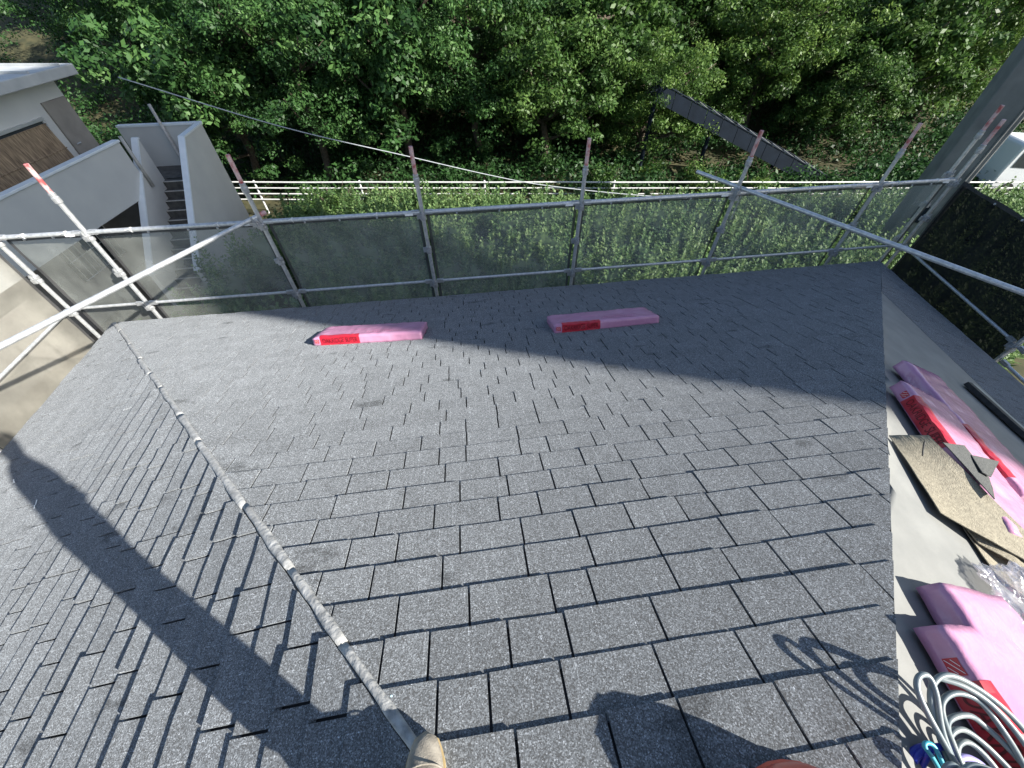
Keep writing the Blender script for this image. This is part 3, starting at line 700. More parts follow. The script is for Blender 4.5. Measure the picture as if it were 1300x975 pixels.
# ================================================================== HOSES, HELMET, FILM, SCRAPS
def spline(pts, n=10):
    """Catmull-Rom through points"""
    pts = [Vector(p) for p in pts]; out = []
    P = [pts[0]*2-pts[1]]+pts+[pts[-1]*2-pts[-2]]
    for i in range(1, len(P)-2):
        for k in range(n):
            t = k/n; a, b, c, d = P[i-1], P[i], P[i+1], P[i+2]
            out.append(.5*((2*b)+(c-a)*t+(2*a-5*b+4*c-d)*t*t+(3*b-a-3*c+d)*t**3))
    return out+[pts[-1]]
hz = lambda x, y, z: at_z(x, y, .015+z*.42)
hose = tag(empty('air_hose', (1.3, -.35, 0)), 'coiled pale grey air hose standing in loops beside the pink bundles', 'hose')
loops = [
 [(1330, 990, .06), (1270, 1010, .06), (1226, 985, .12), (1188, 925, .22), (1166, 880, .28), (1166, 860, .30), (1178, 858, .30), (1188, 880, .27), (1200, 940, .18), (1240, 1010, .08), (1330, 1040, .05)],
 [(1235, 1020, .06), (1202, 960, .12), (1183, 900, .22), (1184, 870, .27), (1202, 857, .29), (1235, 870, .27), (1280, 905, .22), (1325, 960, .14), (1345, 1020, .07)],
 [(1240, 1015, .05), (1212, 950, .12), (1196, 905, .20), (1200, 886, .23), (1218, 880, .24), (1245, 892, .22), (1275, 930, .17), (1300, 972, .10), (1318, 1020, .05)],
 [(1250, 1010, .06), (1216, 960, .10), (1203, 925, .15), (1208, 912, .17), (1228, 908, .17), (1246, 918, .14), (1285, 955, .1), (1330, 1010, .05)],
 [(1190, 860, .27), (1225, 872, .27), (1262, 898, .24), (1305, 950, .17), (1330, 1000, .09)],
 [(1235, 1000, .04), (1212, 960, .07), (1206, 935, .10), (1222, 926, .11), (1250, 945, .08), (1290, 985, .05)],
 [(1225, 1000, .03), (1215, 955, .06), (1222, 942, .075), (1236, 946, .07), (1258, 968, .05), (1280, 1000, .03)]]
rl = random.Random(8)
loops += [[(x+ox, y+oy, z*oz) for x, y, z in lp] for ox, oy, oz in [(rl.uniform(0, 50), rl.uniform(110, 170), rl.uniform(.9, 1.1)) for _ in range(3)] for lp in loops[:4]]  # extra loops below the frame, added unseen to thicken the coil's cast shadow
for lp in loops:
    o = MB().tube(spline([hz(x, y, z) for x, y, z in lp], 9), .0068, 10).build('hose_loop', 'hose', hose, smooth=True); o.location = -hose.location
bh = tag(empty('blue_hose', (1.0, -.3, 0)), 'deep blue hose coil lying under the grey hose loops', 'hose')
for k in range(3):
    o = MB().tube(spline([hz(1122+k*15, 1040, .02), hz(1138+k*14, 985, .05), hz(1154+k*12, 958, .09+.02*k), hz(1176+k*9, 948, .10+.02*k), hz(1200+k*6, 962, .08), hz(1222+k*5, 1010, .04)], 9), .0075, 10).build('hose_loop', 'hose_blue', bh, smooth=True); o.location = -bh.location
st = tag(MB().tube(spline([hz(1200, 990, .12), hz(1184, 962, .17), hz(1174, 948, .19), (hz(1177, 943, .195)), hz(1186, 948, .19), hz(1196, 968, .165), hz(1206, 995, .12)], 8), .005, 8).build('hose_strap', 'teal', smooth=True), 'teal strap looped round the grey hose', 'strap')
lv = tag(MB().tube(spline([hz(1208, 990, .05), hz(1216, 966, .06), hz(1230, 962, .06), hz(1250, 975, .05), hz(1262, 1000, .04)], 8), .0075, 8).build('lavender_hose', mat('lavender_hose', (.34, .30, .62), (.42, .38, .7), 20, .3), smooth=True), 'short lavender hose end beneath the grey hose loops', 'hose')

# helmet
hc = MAIN.px(1042, 1092); hc = MAIN.w(*MAIN.ab(hc))
hm = tag(empty('safety_helmet', hc), 'orange-red safety helmet resting on the shingles beside the photographer', 'helmet')
prof = [(.145, 0), (.142, .02), (.134, .06), (.118, .105), (.09, .142), (.055, .162), (.02, .17), (.001, .171)]
o = MB().lathe([(r, z+.012) for r, z in prof], (0, 0, 0), 28).build('shell', 'helmet', hm, smooth=True)
mb = MB()
for k in range(28):
    a0, a1 = 2*PI*k/28, 2*PI*(k+1)/28; e = lambda a: .152+.012*max(0, math.cos(a-4.2))**3
    mb.add([(.142*math.cos(a0), .142*math.sin(a0), .022), (.142*math.cos(a1), .142*math.sin(a1), .022), (e(a1)*math.cos(a1), e(a1)*math.sin(a1), .010), (e(a0)*math.cos(a0), e(a0)*math.sin(a0), .010)], [(0, 1, 2, 3)])
mb.build('brim', 'helmet', hm)
mb = MB()
for s in (-.03, 0, .03): mb.tube([(s, -.12+.0, .10), (s, -.07, .162), (s, 0, .183), (s, .07, .162), (s, .12, .10)], .006, 6)
mb.build('ridge', 'helmet', hm, smooth=True)
hm.rotation_euler = (R(-20), 0, R(30))

# crumpled film
bm = bmesh.new(); bmesh.ops.create_icosphere(bm, subdivisions=5, radius=1)
for v in bm.verts:
    p = v.co.copy(); n_ = noise.noise(p*2.2)*.5+abs(noise.noise(p*4.5))*.45-abs(noise.noise(p*8))*.2; v.co = Vector((p.x*.10, p.y*.15, p.z*.075))*(1+n_*.8)
me = bpy.data.meshes.new('film'); bm.to_mesh(me); bm.free(); me.polygons.foreach_set('use_smooth', [True]*len(me.polygons))
o = tag(link('plastic_film', me, 'film'), 'crumpled clear plastic film lying behind the pink bundle', 'plastic film')
o.location = RIGHT.px(1306, 775, .05)+RIGHT.N*.02; o.rotation_euler = (.2, .3, .4)
# little white scraps and a nail cap
for (x, y, ln_, an, sl_, lb_) in ((21, 613, .09, .9, LEFT, 'tiny white tape scrap in the shadow near the left eave'), (49, 641, .09, .5, LEFT, 'tiny white tape scrap in the shadow, farther from the left eave'), (1155, 487, .02, 0, RIGHT, None)):
    if not lb_: continue
    c = sl_.px(x, y); mb = MB(); pts = []
    for i in range(6):
        t = i/5-.5; a_ = sl_.A*math.cos(an)+sl_.B*math.sin(an); pts.append(c+a_*(t*ln_)+sl_.N.cross(a_)*.014*math.sin(i*1.9)+sl_.N*(.018+.008*math.sin(i*2)))
    for i in range(5):
        s_ = sl_.B*.006; mb.add([pts[i]-s_, pts[i+1]-s_, pts[i+1]+s_, pts[i]+s_], [(0, 1, 2, 3)])
    tag(mb.build('tape_scrap', 'tag'), lb_, 'scrap', 'white scraps on the left slope')
c = MAIN.px(498, 886); 
nc = MB().lathe([(.004, 0), (.007, .003), (.007, .006), (.004, .009), (.001, .0095)], (0, 0, 0), 12).build('nail_cap', mat('pale_blue_plastic', (.55, .78, .85), None, 10, .3)); nc.location = c+MAIN.N*.004
tag(nc, 'pale blue nail cap beside a shingle edge near the left hip', 'nail cap')

# ================================================================== THE PHOTOGRAPHER (stands behind the lens; a shoe tip and the long shadow show)
per = empty('person', (-.05, -.3, .1)); tag(per, 'person in work clothes and beige shoes standing on the roof, taking the picture', 'person')
def skin(name, verts, edges, radii, m, parent, root=0, sub=2):
    me = bpy.data.meshes.new(name); me.from_pydata(verts, edges, []); o = link(name, me, m, parent)
    sm = o.modifiers.new('skin', 'SKIN'); sv = me.skin_vertices[0].data if me.skin_vertices else None
    if sv is None:
        bm = bmesh.new(); bm.from_mesh(me); bm.verts.layers.skin.verify(); bm.to_mesh(me); bm.free(); sv = me.skin_vertices[0].data
    for i, r_ in enumerate(radii): sv[i].radius = r_ if isinstance(r_, tuple) else (r_, r_); sv[i].use_root = (i == root)
    sb = o.modifiers.new('sub', 'SUBSURF'); sb.levels = sub; sb.render_levels = sub
    me.polygons.foreach_set('use_smooth', [True]*len(me.polygons)) if me.polygons else None
    return o
pel = Vector((-.02, -.29, .93))
V = [pel, (-.02, -.28, 1.10), (-.01, -.27, 1.28), (0, -.25, 1.46), (.01, -.24, 1.58), (.01, -.22, 1.68), (.01, -.21, 1.78), (.01, -.205, 1.86),
     (-.13, -.26, .88), (-.20, -.22, .50), (-.245, -.21, .16), (.09, -.36, .89), (.15, -.39, .54), (.20, -.45, .28),
     (-.13, -.19, 1.46), (-.16, -.17, 1.22), (-.04, -.19, 1.14), (.14, -.31, 1.46), (.17, -.30, 1.22), (.09, -.22, 1.15)]
Ed = [(0,1),(1,2),(2,3),(3,4),(4,5),(5,6),(6,7),(0,8),(8,9),(9,10),(0,11),(11,12),(12,13),(3,14),(14,15),(15,16),(3,17),(17,18),(18,19)]
Ra = [(.13,.11),(.13,.10),(.14,.10),(.13,.09),.055,.075,.095,.06, .085,.06,.045,.085,.06,.045,.06,.045,.033,.06,.045,.033]
bd = skin('body', [tuple(Vector(v)-per.location) for v in V], Ed, Ra, 'trousers', per)
def hand(P, s, parent):
    P = Vector(P)
    vs = [P, P+Vector((s*.02, .04, .03)), P+Vector((s*.015, .075, .06))]; es = [(0, 1), (1, 2)]; ra = [.025, (.036, .016), (.034, .014)]
    for k in range(4):
        b = len(vs); q = P+Vector((s*(-.012+.018*k), .085, .075)); 
        vs += [q, q+Vector((-s*.01, .02, .022)), q+Vector((-s*.03, .025, .03)), q+Vector((-s*.045, .012, .028))]; es += [(2, b), (b, b+1), (b+1, b+2), (b+2, b+3)]; ra += [.009, .009, .008, .007]
    b = len(vs); q = P+Vector((-s*.018, .045, .03)); vs += [q, q+Vector((-s*.02, .015, .02)), q+Vector((-s*.028, .022, .045))]; es += [(1, b), (b, b+1), (b+1, b+2)]; ra += [.011, .010, .008]
    skin('hand', [tuple(v-per.location-Vector((0, .10, 0))) for v in vs], es, ra, 'skin', parent, 0, 1)
hand((-.04, -.19, 1.13), -1, per); hand((.09, -.22, 1.14), 1, per)
# head with face and hair
hd = MB(); prof = [(.02, -.12), (.052, -.115), (.066, -.08), (.076, -.03), (.08, .02), (.077, .06), (.062, .095), (.035, .115), (.004, .12)]
hd.lathe(prof, (0, 0, 0), 20); hd.lathe([(.004, -.01), (.016, -.004), (.012, .012), (.004, .035)], (0, .082, -.012), 8)
for s in (-1, 1): hd.lathe([(.004, -.03), (.014, -.02), (.016, .01), (.006, .03)], (s*.08, -.005, -.01), 8)
o = hd.build('head', 'skin', per, smooth=True); o.location = Vector((.01, -.2, 1.86))-per.location
o2 = MB().lathe([(.084, .0), (.087, .04), (.078, .085), (.05, .118), (.01, .132)], (0, -.01, 0), 20).build('hair', 'hair', o, smooth=True)
fc = MB()
for s in (-1, 1): fc.lathe([(.002, -.006), (.009, 0), (.002, .006)], (s*.03, .072, .01), 8)
fc.box((-.022, .070, -.062), (.022, .076, -.054)); fc.build('face_features', 'hair', o)
def shoe(P, ang, N):
    """low canvas shoe, toe cap forward (+Y local)"""
    root = per; me = MB(); nS = 17; secs = []
    for i in range(nS):
        t = i/(nS-1); y = -.17+.29*t
        wd = .030+.016*math.sin(min(1, t*1.15)*PI*.9)+.006*t; wd *= math.sqrt(max(0.0, 1-max(0, (t-.78)/.22)**2.2))*1+.0001 if t > .78 else 1
        ht = (.095-.052*max(0, min(1, (t-.25)/.5))); ht *= math.sqrt(max(0, 1-max(0, (t-.86)/.14)**2.4))*.72+.28 if t > .86 else 1
        secs.append((y, max(.004, wd), ht))
    k = 12
    for y, w, h in secs:
        for j in range(k):
            a = PI*j/(k-1); me.v.append((-w*math.cos(a)*(1+.08*math.sin(a)), y, .022+h*math.sin(a)**.75))
    me.f = [(i*k+j, i*k+j+1, (i+1)*k+j+1, (i+1)*k+j) for i in range(nS-1) for j in range(k-1)]+[tuple(range(k)), tuple((nS-1)*k+j for j in range(k))]
    up = me.build('shoe', 'shoe', per, smooth=True)
    Zl = N; Yl = Vector((math.sin(ang), math.cos(ang), 0)); Yl = (Yl-Zl*Yl.dot(Zl)).normalized(); Xl = Yl.cross(Zl)
    mt = Matrix((Xl, Yl, Zl)).transposed().to_4x4(); mt.translation = Vector(P)-per.location; up.matrix_local = mt
    s_ = MB(); ring = [(-w-.004, y) for y, w, h in secs]+[(w+.004, y) for y, w, h in reversed(secs)]
    ring = ring[:nS-1]+[(0, .122)]+ring[nS+1:]
    s_.prism([(x, y, 0) for x, y in ring], (0, 0, .026)); s_.build('sole', 'sole', up)
    t_ = MB(); yy = secs[11]; t_.tube([(-yy[1]*math.cos(PI*j/14)*1.05, yy[0]+.012*math.sin(PI*j/14), .0225+(yy[2]+.001)*math.sin(PI*j/14)**.75) for j in range(15)], .0022, 5); t_.build('toe_seam', 'shoe', up, smooth=True)
    return up
shoe(MAIN.w(*MAIN.ab(MAIN.px(541, 1020)), .010), -.03, MAIN.N)
shoe(MAIN.w(*MAIN.ab(Vector((.21, -.45, .18))), .010), .25, MAIN.N)
bd.data.materials.clear(); bd.data.materials.append(M['trousers'])

# ================================================================== NEIGHBOUR'S APARTMENT BUILDING WITH OUTSIDE STAIRS
ap = tag(empty('apartment_building', c2w(-12.2, 6, -6), -YAW), 'pale grey apartment building with outside corridor and concrete stairway', 'building')
AO = Vector((-12.2, 6, -6))
def abox(name, m, x0, x1, y0, y1, z0, z1, parent=None, bevel=0):
    o = MB().box((x0, y0, z0), (x1, y1, z1)).build(name, m, parent or ap, bevel=bevel)
    if parent is None: o.location = -AO
    return o
def apart(mb, name, m, parent=None, **k):
    o = mb.build(name, m, parent or ap, **k)
    if parent is None: o.location = -AO
    return o
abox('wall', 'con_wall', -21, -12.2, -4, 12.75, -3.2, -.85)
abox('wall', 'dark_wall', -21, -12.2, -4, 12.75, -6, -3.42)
abox('corridor_slab', 'dark_wall', -21.0, -10.95, -4, 11.85, -3.415, -3.203)
rf_ = abox('roof', 'roofing', -21.4, -11.7, -4.4, 13.1, -.845, -.62, bevel=.02)
for k in range(19): abox('roof_seam', 'roofing', -21.35, -11.75, -4.2+k*.94, -4.16+k*.94, -.618, -.575, rf_)
par_ = abox('parapet', 'con_wall', -10.94, -10.80, -4, 11.9, -3.42, -2.12)
abox('coping', 'cap', -10.97, -10.77, -4.05, 11.93, -2.118, -2.06, par_, bevel=.01)
# ground floor window with bars, upper window behind the blind
wnd = abox('window', 'glass', -12.199, -12.17, 9.4, 11.0, -4.9, -3.75)
for k in range(9): apart(MB().tube([(-12.10, 9.45+k*.19, -4.9), (-12.10, 9.45+k*.19, -3.8)], .012, 6), 'bar', 'alu', wnd)
for z in (-4.85, -4.3, -3.82): apart(MB().tube([(-12.10, 9.4, z), (-12.10, 11.02, z)], .012, 6), 'bar', 'alu', wnd)
wnd2 = abox('window', 'glass', -12.199, -12.17, 8.9, 11.65, -3.18, -1.55)
for y in (8.88, 10.25, 11.62): abox('frame', 'alu', -12.198, -12.14, y, y+.05, -3.19, -1.5, wnd2)
abox('frame', 'alu', -12.198, -12.135, 8.85, 11.7, -1.548, -1.49, wnd2)
for k in range(3):
    w_ = abox('window', 'glass', -12.199, -12.17, -2.5+k*3.6, -.6+k*3.6, -3.1, -1.6); abox('frame', 'alu', -12.198, -12.14, -1.58+k*3.6, -1.53+k*3.6, -3.12, -1.58, w_)
dr_ = abox('door', 'dark_wall', -12.199, -12.15, 11.95, 12.7, -3.2, -1.25); apart(MB().tube([(-12.12, 12.05, -2.2), (-12.12, 12.18, -2.2)], .015, 6), 'handle', 'alu', dr_)
bl_ = tag(empty('bamboo_blind', c2w(-12.0, 10.3, -2.75), -YAW), 'brown bamboo blind hung in front of the neighbour\'s upper window', 'blind')
BO = Vector((-12.0, 10.3, -2.75))
o = MB().prism([(-12.07, 8.95, -1.60), (-12.07, 11.55, -1.60), (-11.93, 11.55, -2.68), (-11.93, 8.95, -2.68)], (.012, 0, .002)).build('reed_mat', 'bamboo', bl_); o.location = -BO
for z, x in ((-1.60, -12.06), (-2.68, -11.92), (-2.14, -11.985)):
    o = MB().tube([(x, 8.93, z), (x, 11.57, z)], .014, 6).build('batten', 'bamboo', bl_); o.location = -BO
# stairway: runs along direction sdv
sdv = Vector((-.157, .988, 0)).normalized(); spv = Vector((sdv.y, -sdv.x, 0)); S0 = Vector((-9.90, 9.95, -6)); SW = .56
stp = empty('stairway', -AO, 0, ap)
NS, RI, TR = 13, .2, .228
for k in range(NS):
    y0 = k*TR; base = S0+sdv*y0; z1 = (k+1)*RI
    mb = MB().prism([base-spv*SW, base+spv*SW, base+spv*SW+sdv*(TR if k < NS-1 else .3), base-spv*SW+sdv*(TR if k < NS-1 else .3)], (0, 0, z1)).build('step', 'con_step', stp)
    MB().obox(base+Vector((0, 0, z1))+sdv*.02, spv*(SW-.01), sdv*.024, Vector((0, 0, .008))).build('nosing', 'nosing', stp)
top = S0+sdv*(NS*TR); zt = NS*RI
MB().prism([top-spv*1.75+sdv*.01, top+spv*(SW), top+spv*SW+sdv*1.2, top-spv*1.75+sdv*1.2], (0, 0, .18)).add([], []).build('landing', 'con_step', stp).location = (0, 0, zt-.18)
for s in (1, -1):
    o0 = S0+spv*(SW+.002)*s-sdv*.12; th = spv*.13*s; end = NS*TR+ (1.34 if s == 1 else .05)
    pr = [(0, 0), (0, 1.12), (NS*TR+.0, zt+1.12), (end, zt+1.12), (end, 0)]
    w_ = MB().prism([o0+sdv*y+Vector((0, 0, z)) for y, z in pr], th).build('stair_wall', 'con_wall', stp)
    cp_ = [(-.02, 1.122), (NS*TR, zt+1.122), (end+.02, zt+1.122), (end+.02, zt+1.17), (NS*TR-.01, zt+1.17), (-.02, 1.17)]
    MB().prism([o0-spv*.025*s+sdv*y+Vector((0, 0, z)) for y, z in cp_], spv*.18*s).build('coping', 'cap', stp)
o0 = top+sdv*1.215-spv*1.75
MB().prism([o0, o0+spv*(1.75+SW), o0+spv*(1.75+SW)+Vector((0, 0, 1.12+.4)), o0+Vector((0, 0, 1.52))], sdv*.12).build('landing_wall', 'con_wall', stp).location = (0, 0, zt-.4)
MB().prism([o0+spv*.0-sdv*.03, o0+spv*(1.75+SW+.1)-sdv*.03, o0+spv*(1.75+SW+.1)+sdv*.15, o0+sdv*.15], (0, 0, .05)).build('coping', 'cap', stp).location = (0, 0, zt+1.122)
for dx in (-.42,):
    pb_ = top+sdv*1.12+spv*dx; MB().tube([pb_+Vector((0, 0, z)) for z in (-.5, .6, 1.2, zt+1.7)], .045, 10).build('drain_pipe', 'pipe', stp, smooth=True)
pb_ = Vector((-10.74, 11.98, -6)); MB().tube([pb_+Vector((0, 0, 2.7)), pb_+Vector((0, 0, 4.0))], .045, 10).build('drain_pipe', 'pipe', stp, smooth=True)
# ================================================================== WHITE PIPE FENCE
fn = tag(empty('pipe_fence', c2w(2, 15.6, -5.3), -YAW), 'white four-rail pipe fence along the road in front of the trees', 'fence'); FO = Vector((2, 15.6, -5.3))
FY = 15.6
def ftop(X): return -4.54
px_posts = [-9.9-5.3, -10.0+.0, -5.95, -1.15, 3.85, 8.6, 13.4, 18.2, 23]
for X in px_posts:
    o = MB().tube([(X, FY, -5.75), (X, FY, ftop(X)+.03)], .036, 10).lathe([(.036, 0), (.03, .02), (.004, .028)], (X, FY, ftop(X)+.03), 10).build('post', 'white_paint', fn); o.location = -FO
for k in range(4):
    z = ftop(0)-.215*k
    o = MB().tube([(X, FY-.045, z+.006*math.sin(X)) for X in [-15.2+i*2.39 for i in range(17)]], .026 if k else .03, 8).build('rail', 'white_paint', fn, smooth=True); o.location = -FO

# ================================================================== DARK STEEL ACCESS STAIR, PILLAR, VAN, CABLE, TALL BLOCK
ac = tag(empty('steel_stairway', c2w(13, 17.3, -5.3), -YAW), 'dark blue steel stairway with panelled side descending in front of the woods', 'stairway'); CO = Vector((13, 17.3, -5.3))
A0 = Vector((14.2, 0, -5.95)); A1 = Vector((5.2, 0, -2.35)); dA = (A1-A0); nP = 13; Lw = 1.15
def cpart(mb, name, m, **k):
    o = mb.build(name, m, ac, **k); o.location = -CO; return o
for s, Y in ((0, 17.3), (1, 17.3+Lw)):
    for i in range(nP):
        p = A0+dA*(i/nP)+Vector((0, Y, 0)); q = A0+dA*((i+.965)/nP)+Vector((0, Y, 0))
        cpart(MB().prism([p, q, q+Vector((0, 0, .55)), p+Vector((0, 0, .55))], (0, .04, 0)), 'side_panel', 'navy')
    cpart(MB().tube([A0+Vector((0, Y, .58)), A1+Vector((0, Y, .58))], .02, 8), 'hand_rail', 'navy')
for i in range(15):
    p = A0+dA*((i+.4)/15)+Vector((0, 17.3, .56)); cpart(MB().tube([p, p+Vector((0, Lw, 0))], .026, 6), 'cross_bar', 'alu')
for i in range(26):
    p = A0+dA*(i/26)+Vector((0, 17.35, .12)); cpart(MB().box(p, p+Vector((.3, Lw-.06, .04))), 'tread', 'navy')
for t in (.35, .7, .98):
    p = A0+dA*t; cpart(MB().tube([(p.x, 17.9, -5.6), (p.x, 17.9, p.z)], .08, 10), 'column', 'navy')

pc = c2w(11.95, 11.35, -6)
pl_ = tag(empty('concrete_pillar', pc, R(54.4)), 'tall dark grey concrete pillar standing behind the scaffold corner post', 'pillar')
MB().box((-.42, -.42, 0), (.42, .42, 9.2)).build('shaft', 'pillar', pl_, bevel=.03)
MB().box((-.55, -.55, 0), (.55, .55, .35)).build('footing', 'pillar', pl_, bevel=.03)
MB().box((-.50, -.1, 2.1), (-.421, .22, 2.55)).build('meter_box', 'navy', pl_, bevel=.01)
MB().tube([(-.45, -.28, .3), (-.45, -.28, 9)], .025, 8).build('conduit', 'pillar', pl_)

VB = c2w(20.6, 16.4, -6.0+.75)
vn = tag(empty('white_van', VB, R(162)), 'white boxy van parked beyond the black corner net', 'van')
pf = [(-1.7, .35), (-1.72, .95), (-1.6, 1.05), (-1.15, 1.80), (-1.0, 1.88), (1.55, 1.90), (1.66, 1.8), (1.7, .9), (1.68, .35)]
MB().prism([(x, -.74, z) for x, z in pf], (0, 1.48, 0)).build('body', 'van', vn, bevel=.06)
MB().prism([(-1.60, -.62, 1.09), (-1.60, .62, 1.09), (-1.19, .58, 1.75), (-1.19, -.58, 1.75)], (-.012, 0, .006)).build('windscreen', 'glass', vn)
for s in (-1, 1):
    y = s*.742
    for x0, x1, xt in ((-1.35, -.55, -1.0), (-.42, .5, -.42), (.62, 1.5, .62)):
        MB().prism([(x0, y, 1.1), (x1, y, 1.1), (x1, y, 1.7), (xt, y, 1.7)], (0, s*.008, 0)).build('side_window', 'glass', vn)
    h_ = MB().box((-1.735, s*.5-.12, .72), (-1.70, s*.5+.12, .88)).build('headlight', 'lamp', vn, bevel=.01)
    MB().prism([(-1.2, s*.75, 1.12), (-1.2, s*.93, 1.14), (-1.2, s*.93, 1.32), (-1.2, s*.75, 1.3)], (.06, 0, 0)).build('wing_mirror', 'van', vn)
    for x in (-1.1, 1.1):
        w_ = MB().tube([(x, s*.60, .28), (x, s*.76, .28)], .28, 20).build('wheel', 'tyre', vn); MB().tube([(x, s*.755, .28), (x, s*.768, .28)], .17, 16).build('rim', 'alu', w_)
MB().box((-1.78, -.7, .3), (-1.70, .7, .52)).build('bumper', 'pipe', vn, bevel=.02)

# sagging cable from the apartment roof to a ground anchor by the fence
c0 = c2w(-11.6, 12.6, -.3); 
def at_Y(x, y, Y): d = ray(x, y); n = Vector((sa, ca, 0)); return EYE+d*(Y/d.dot(n))
cp = [at_Y(150, 98, 12.4), at_Y(358, 161, 12.6), at_Y(520, 199, 12.8), at_Y(620, 222, 13.), at_Y(690, 235, 13.1), at_Y(800, 247, 13.3), at_Y(930, 256, 13.5)]
tag(MB().tube(spline(cp, 8), .014, 6).build('cable', 'cable', smooth=True), 'thin grey cable sagging across in front of the trees', 'cable')

e_ = Vector((-math.cos(SUN_AZ), math.sin(SUN_AZ), 0)); sp_ = Vector((math.sin(SUN_AZ), math.cos(SUN_AZ), 0))
tb0 = e_*2.17+sp_*17
tb = tag(empty('apartment_block', tb0+Vector((0, 0, -6)), -YAW), 'tall apartment block across the plot whose shadow falls over the far shingles', 'building')
TI = Matrix.Rotation(YAW, 3, 'Z')
def tloc(a, b, z): return TI @ (e_*a+sp_*b)+Vector((0, 0, z))
BWd, BDp, BH = 7.4, 8., 27.
MB().prism([tloc(0, 0, 0), tloc(BWd, 0, 0), tloc(BWd, BDp, 0), tloc(0, BDp, 0)], (0, 0, BH)).build('wall', 'block', tb)
MB().prism([tloc(.2, .2, BH+.01), tloc(BWd-.2, .2, BH+.01), tloc(BWd-.2, BDp-.2, BH+.01), tloc(.2, BDp-.2, BH+.01)], (0, 0, .5)).build('roof', 'roofing', tb)
for fl_ in range(9):
    for k in range(2):
        a0 = .9+k*2.4; z0 = 1.0+fl_*2.9
        w_ = MB().prism([tloc(a0, -.03, z0), tloc(a0+1.6, -.03, z0), tloc(a0+1.6, -.03, z0+1.4), tloc(a0, -.03, z0+1.4)], TI @ (sp_*.025)).build('window', 'glass', tb)
        MB().prism([tloc(a0-.05, -.10, z0-.1), tloc(a0+1.65, -.10, z0-.1), tloc(a0+1.65, -.10, z0-.02), tloc(a0-.05, -.10, z0-.02)], TI @ (sp_*.095)).build('sill', 'cap', w_)

# ================================================================== VEGETATION
rg = np.random.default_rng(4)
def leaves(centres, rads, per, size, aspect, up=.3, tone_z=None, seed=0):
    g = np.random.default_rng(seed); n = len(centres)
    d = g.normal(size=(n, per, 3)); d /= np.linalg.norm(d, axis=2, keepdims=True); rr = g.random((n, per, 1))**.45
    c = centres[:, None, :]+d*rr*rads[:, None, :]; c = c.reshape(-1, 3); N = len(c)
    nrm = d.reshape(-1, 3)*.7+g.normal(size=(N, 3))*.55+np.array([0, 0, up]); nrm /= np.linalg.norm(nrm, axis=1, keepdims=True)
    t = np.cross(nrm, g.normal(size=(N, 3))); t /= np.linalg.norm(t, axis=1, keepdims=True); b = np.cross(nrm, t)
    s = size*(.6+.8*g.random((N, 1)))
    q = np.stack([c-t*s, c+b*s*aspect-nrm*s*.12, c+t*s, c-b*s*aspect-nrm*s*.12], axis=1)
    cl = np.repeat(g.random(n), per)
    tone = np.clip(.65*cl+.4*g.random(N)-.02, 0, 1)
    return q, tone
def make_tree(kind, h, cr, m, seed, nclump=230, per=100, size=.10):
    g = random.Random(seed); gn = np.random.default_rng(seed)
    tr = MB(); pts = [Vector((0, 0, 0))]
    for i in range(1, 8): pts.append(Vector((g.uniform(-.18, .18)*i*.35, g.uniform(-.18, .18)*i*.35, h*.72*i/7)))
    tr.tube(pts, [.17*(1-.78*i/7)+.02 for i in range(8)], 8)
    ends = []
    for k in range(13):
        i = g.randint(2, 6); p = pts[i]; a = k*2.4+g.uniform(-.4, .4); L = cr*g.uniform(.55, .95); el = g.uniform(.15, .8)
        e = p+Vector((math.cos(a)*L, math.sin(a)*L, L*el)); mid = (p+e)/2+Vector((0, 0, -.12*L)); tr.tube([p, mid, e], [.07, .045, .015], 6); ends.append(e)
        e2 = mid+Vector((math.cos(a+.8)*L*.45, math.sin(a+.8)*L*.45, L*.3)); tr.tube([mid, e2], [.035, .01], 5); ends.append(e2)
    C = []; Rd = []
    for e in ends:
        for _ in range(3): C.append(np.array(e)+gn.normal(size=3)*cr*.13); Rd.append(np.array([.42, .42, .30])*gn.uniform(.7, 1.3)*cr/2.3)
    while len(C) < nclump:
        d = gn.normal(size=3); d /= np.linalg.norm(d); rr = gn.random()**.35
        if d[2] < -.9: continue
        lob = 1+.22*math.sin(3*math.atan2(d[1], d[0])+seed)+.15*math.sin(5*d[2]+seed)
        C.append(np.array([0, 0, h*.56])+d*rr*np.array([cr, cr, h*.46])*lob); Rd.append(np.array([.40, .40, .27])*gn.uniform(.6, 1.35)*cr/2.3)
    q, tone = leaves(np.array(C), np.array(Rd), per, size, .5, .35, seed=seed)
    return tr.mesh('trunk', True), quads_mesh('crown', q, tone, m)
protos = {}
for nm, args in {'d0': (7.5, 3.0, 'leaf_dark', 1), 'd1': (8.5, 3.3, 'leaf_dark', 2), 'm0': (6.8, 2.9, 'leaf_mid', 3), 'm1': (8., 3.2, 'leaf_mid', 4), 'y0': (6.0, 2.9, 'leaf_yellow', 5), 'y1': (7.5, 3.2, 'leaf_yellow', 6)}.items():
    sz, pr_, nc_ = {'d0': (.10, 100, 230), 'd1': (.062, 190, 200), 'm0': (.078, 140, 210), 'm1': (.115, 85, 230), 'y0': (.06, 180, 220), 'y1': (.07, 150, 220)}[nm]
    protos[nm] = make_tree(nm, args[0], args[1], args[2], args[3], nc_, pr_, sz)
rnd = random.Random(21)
def tree(kind, X, Y, sc, label, group):
    P = c2w(X, Y, ground_z(X, Y)-.1); t = empty('broadleaf_tree', P, rnd.uniform(0, 6.28)); t.scale = (sc, sc, sc*rnd.uniform(.92, 1.08)); tag(t, label, 'tree', group)
    link('trunk', protos[kind][0], 'bark', t); link('crown', protos[kind][1], None, t)
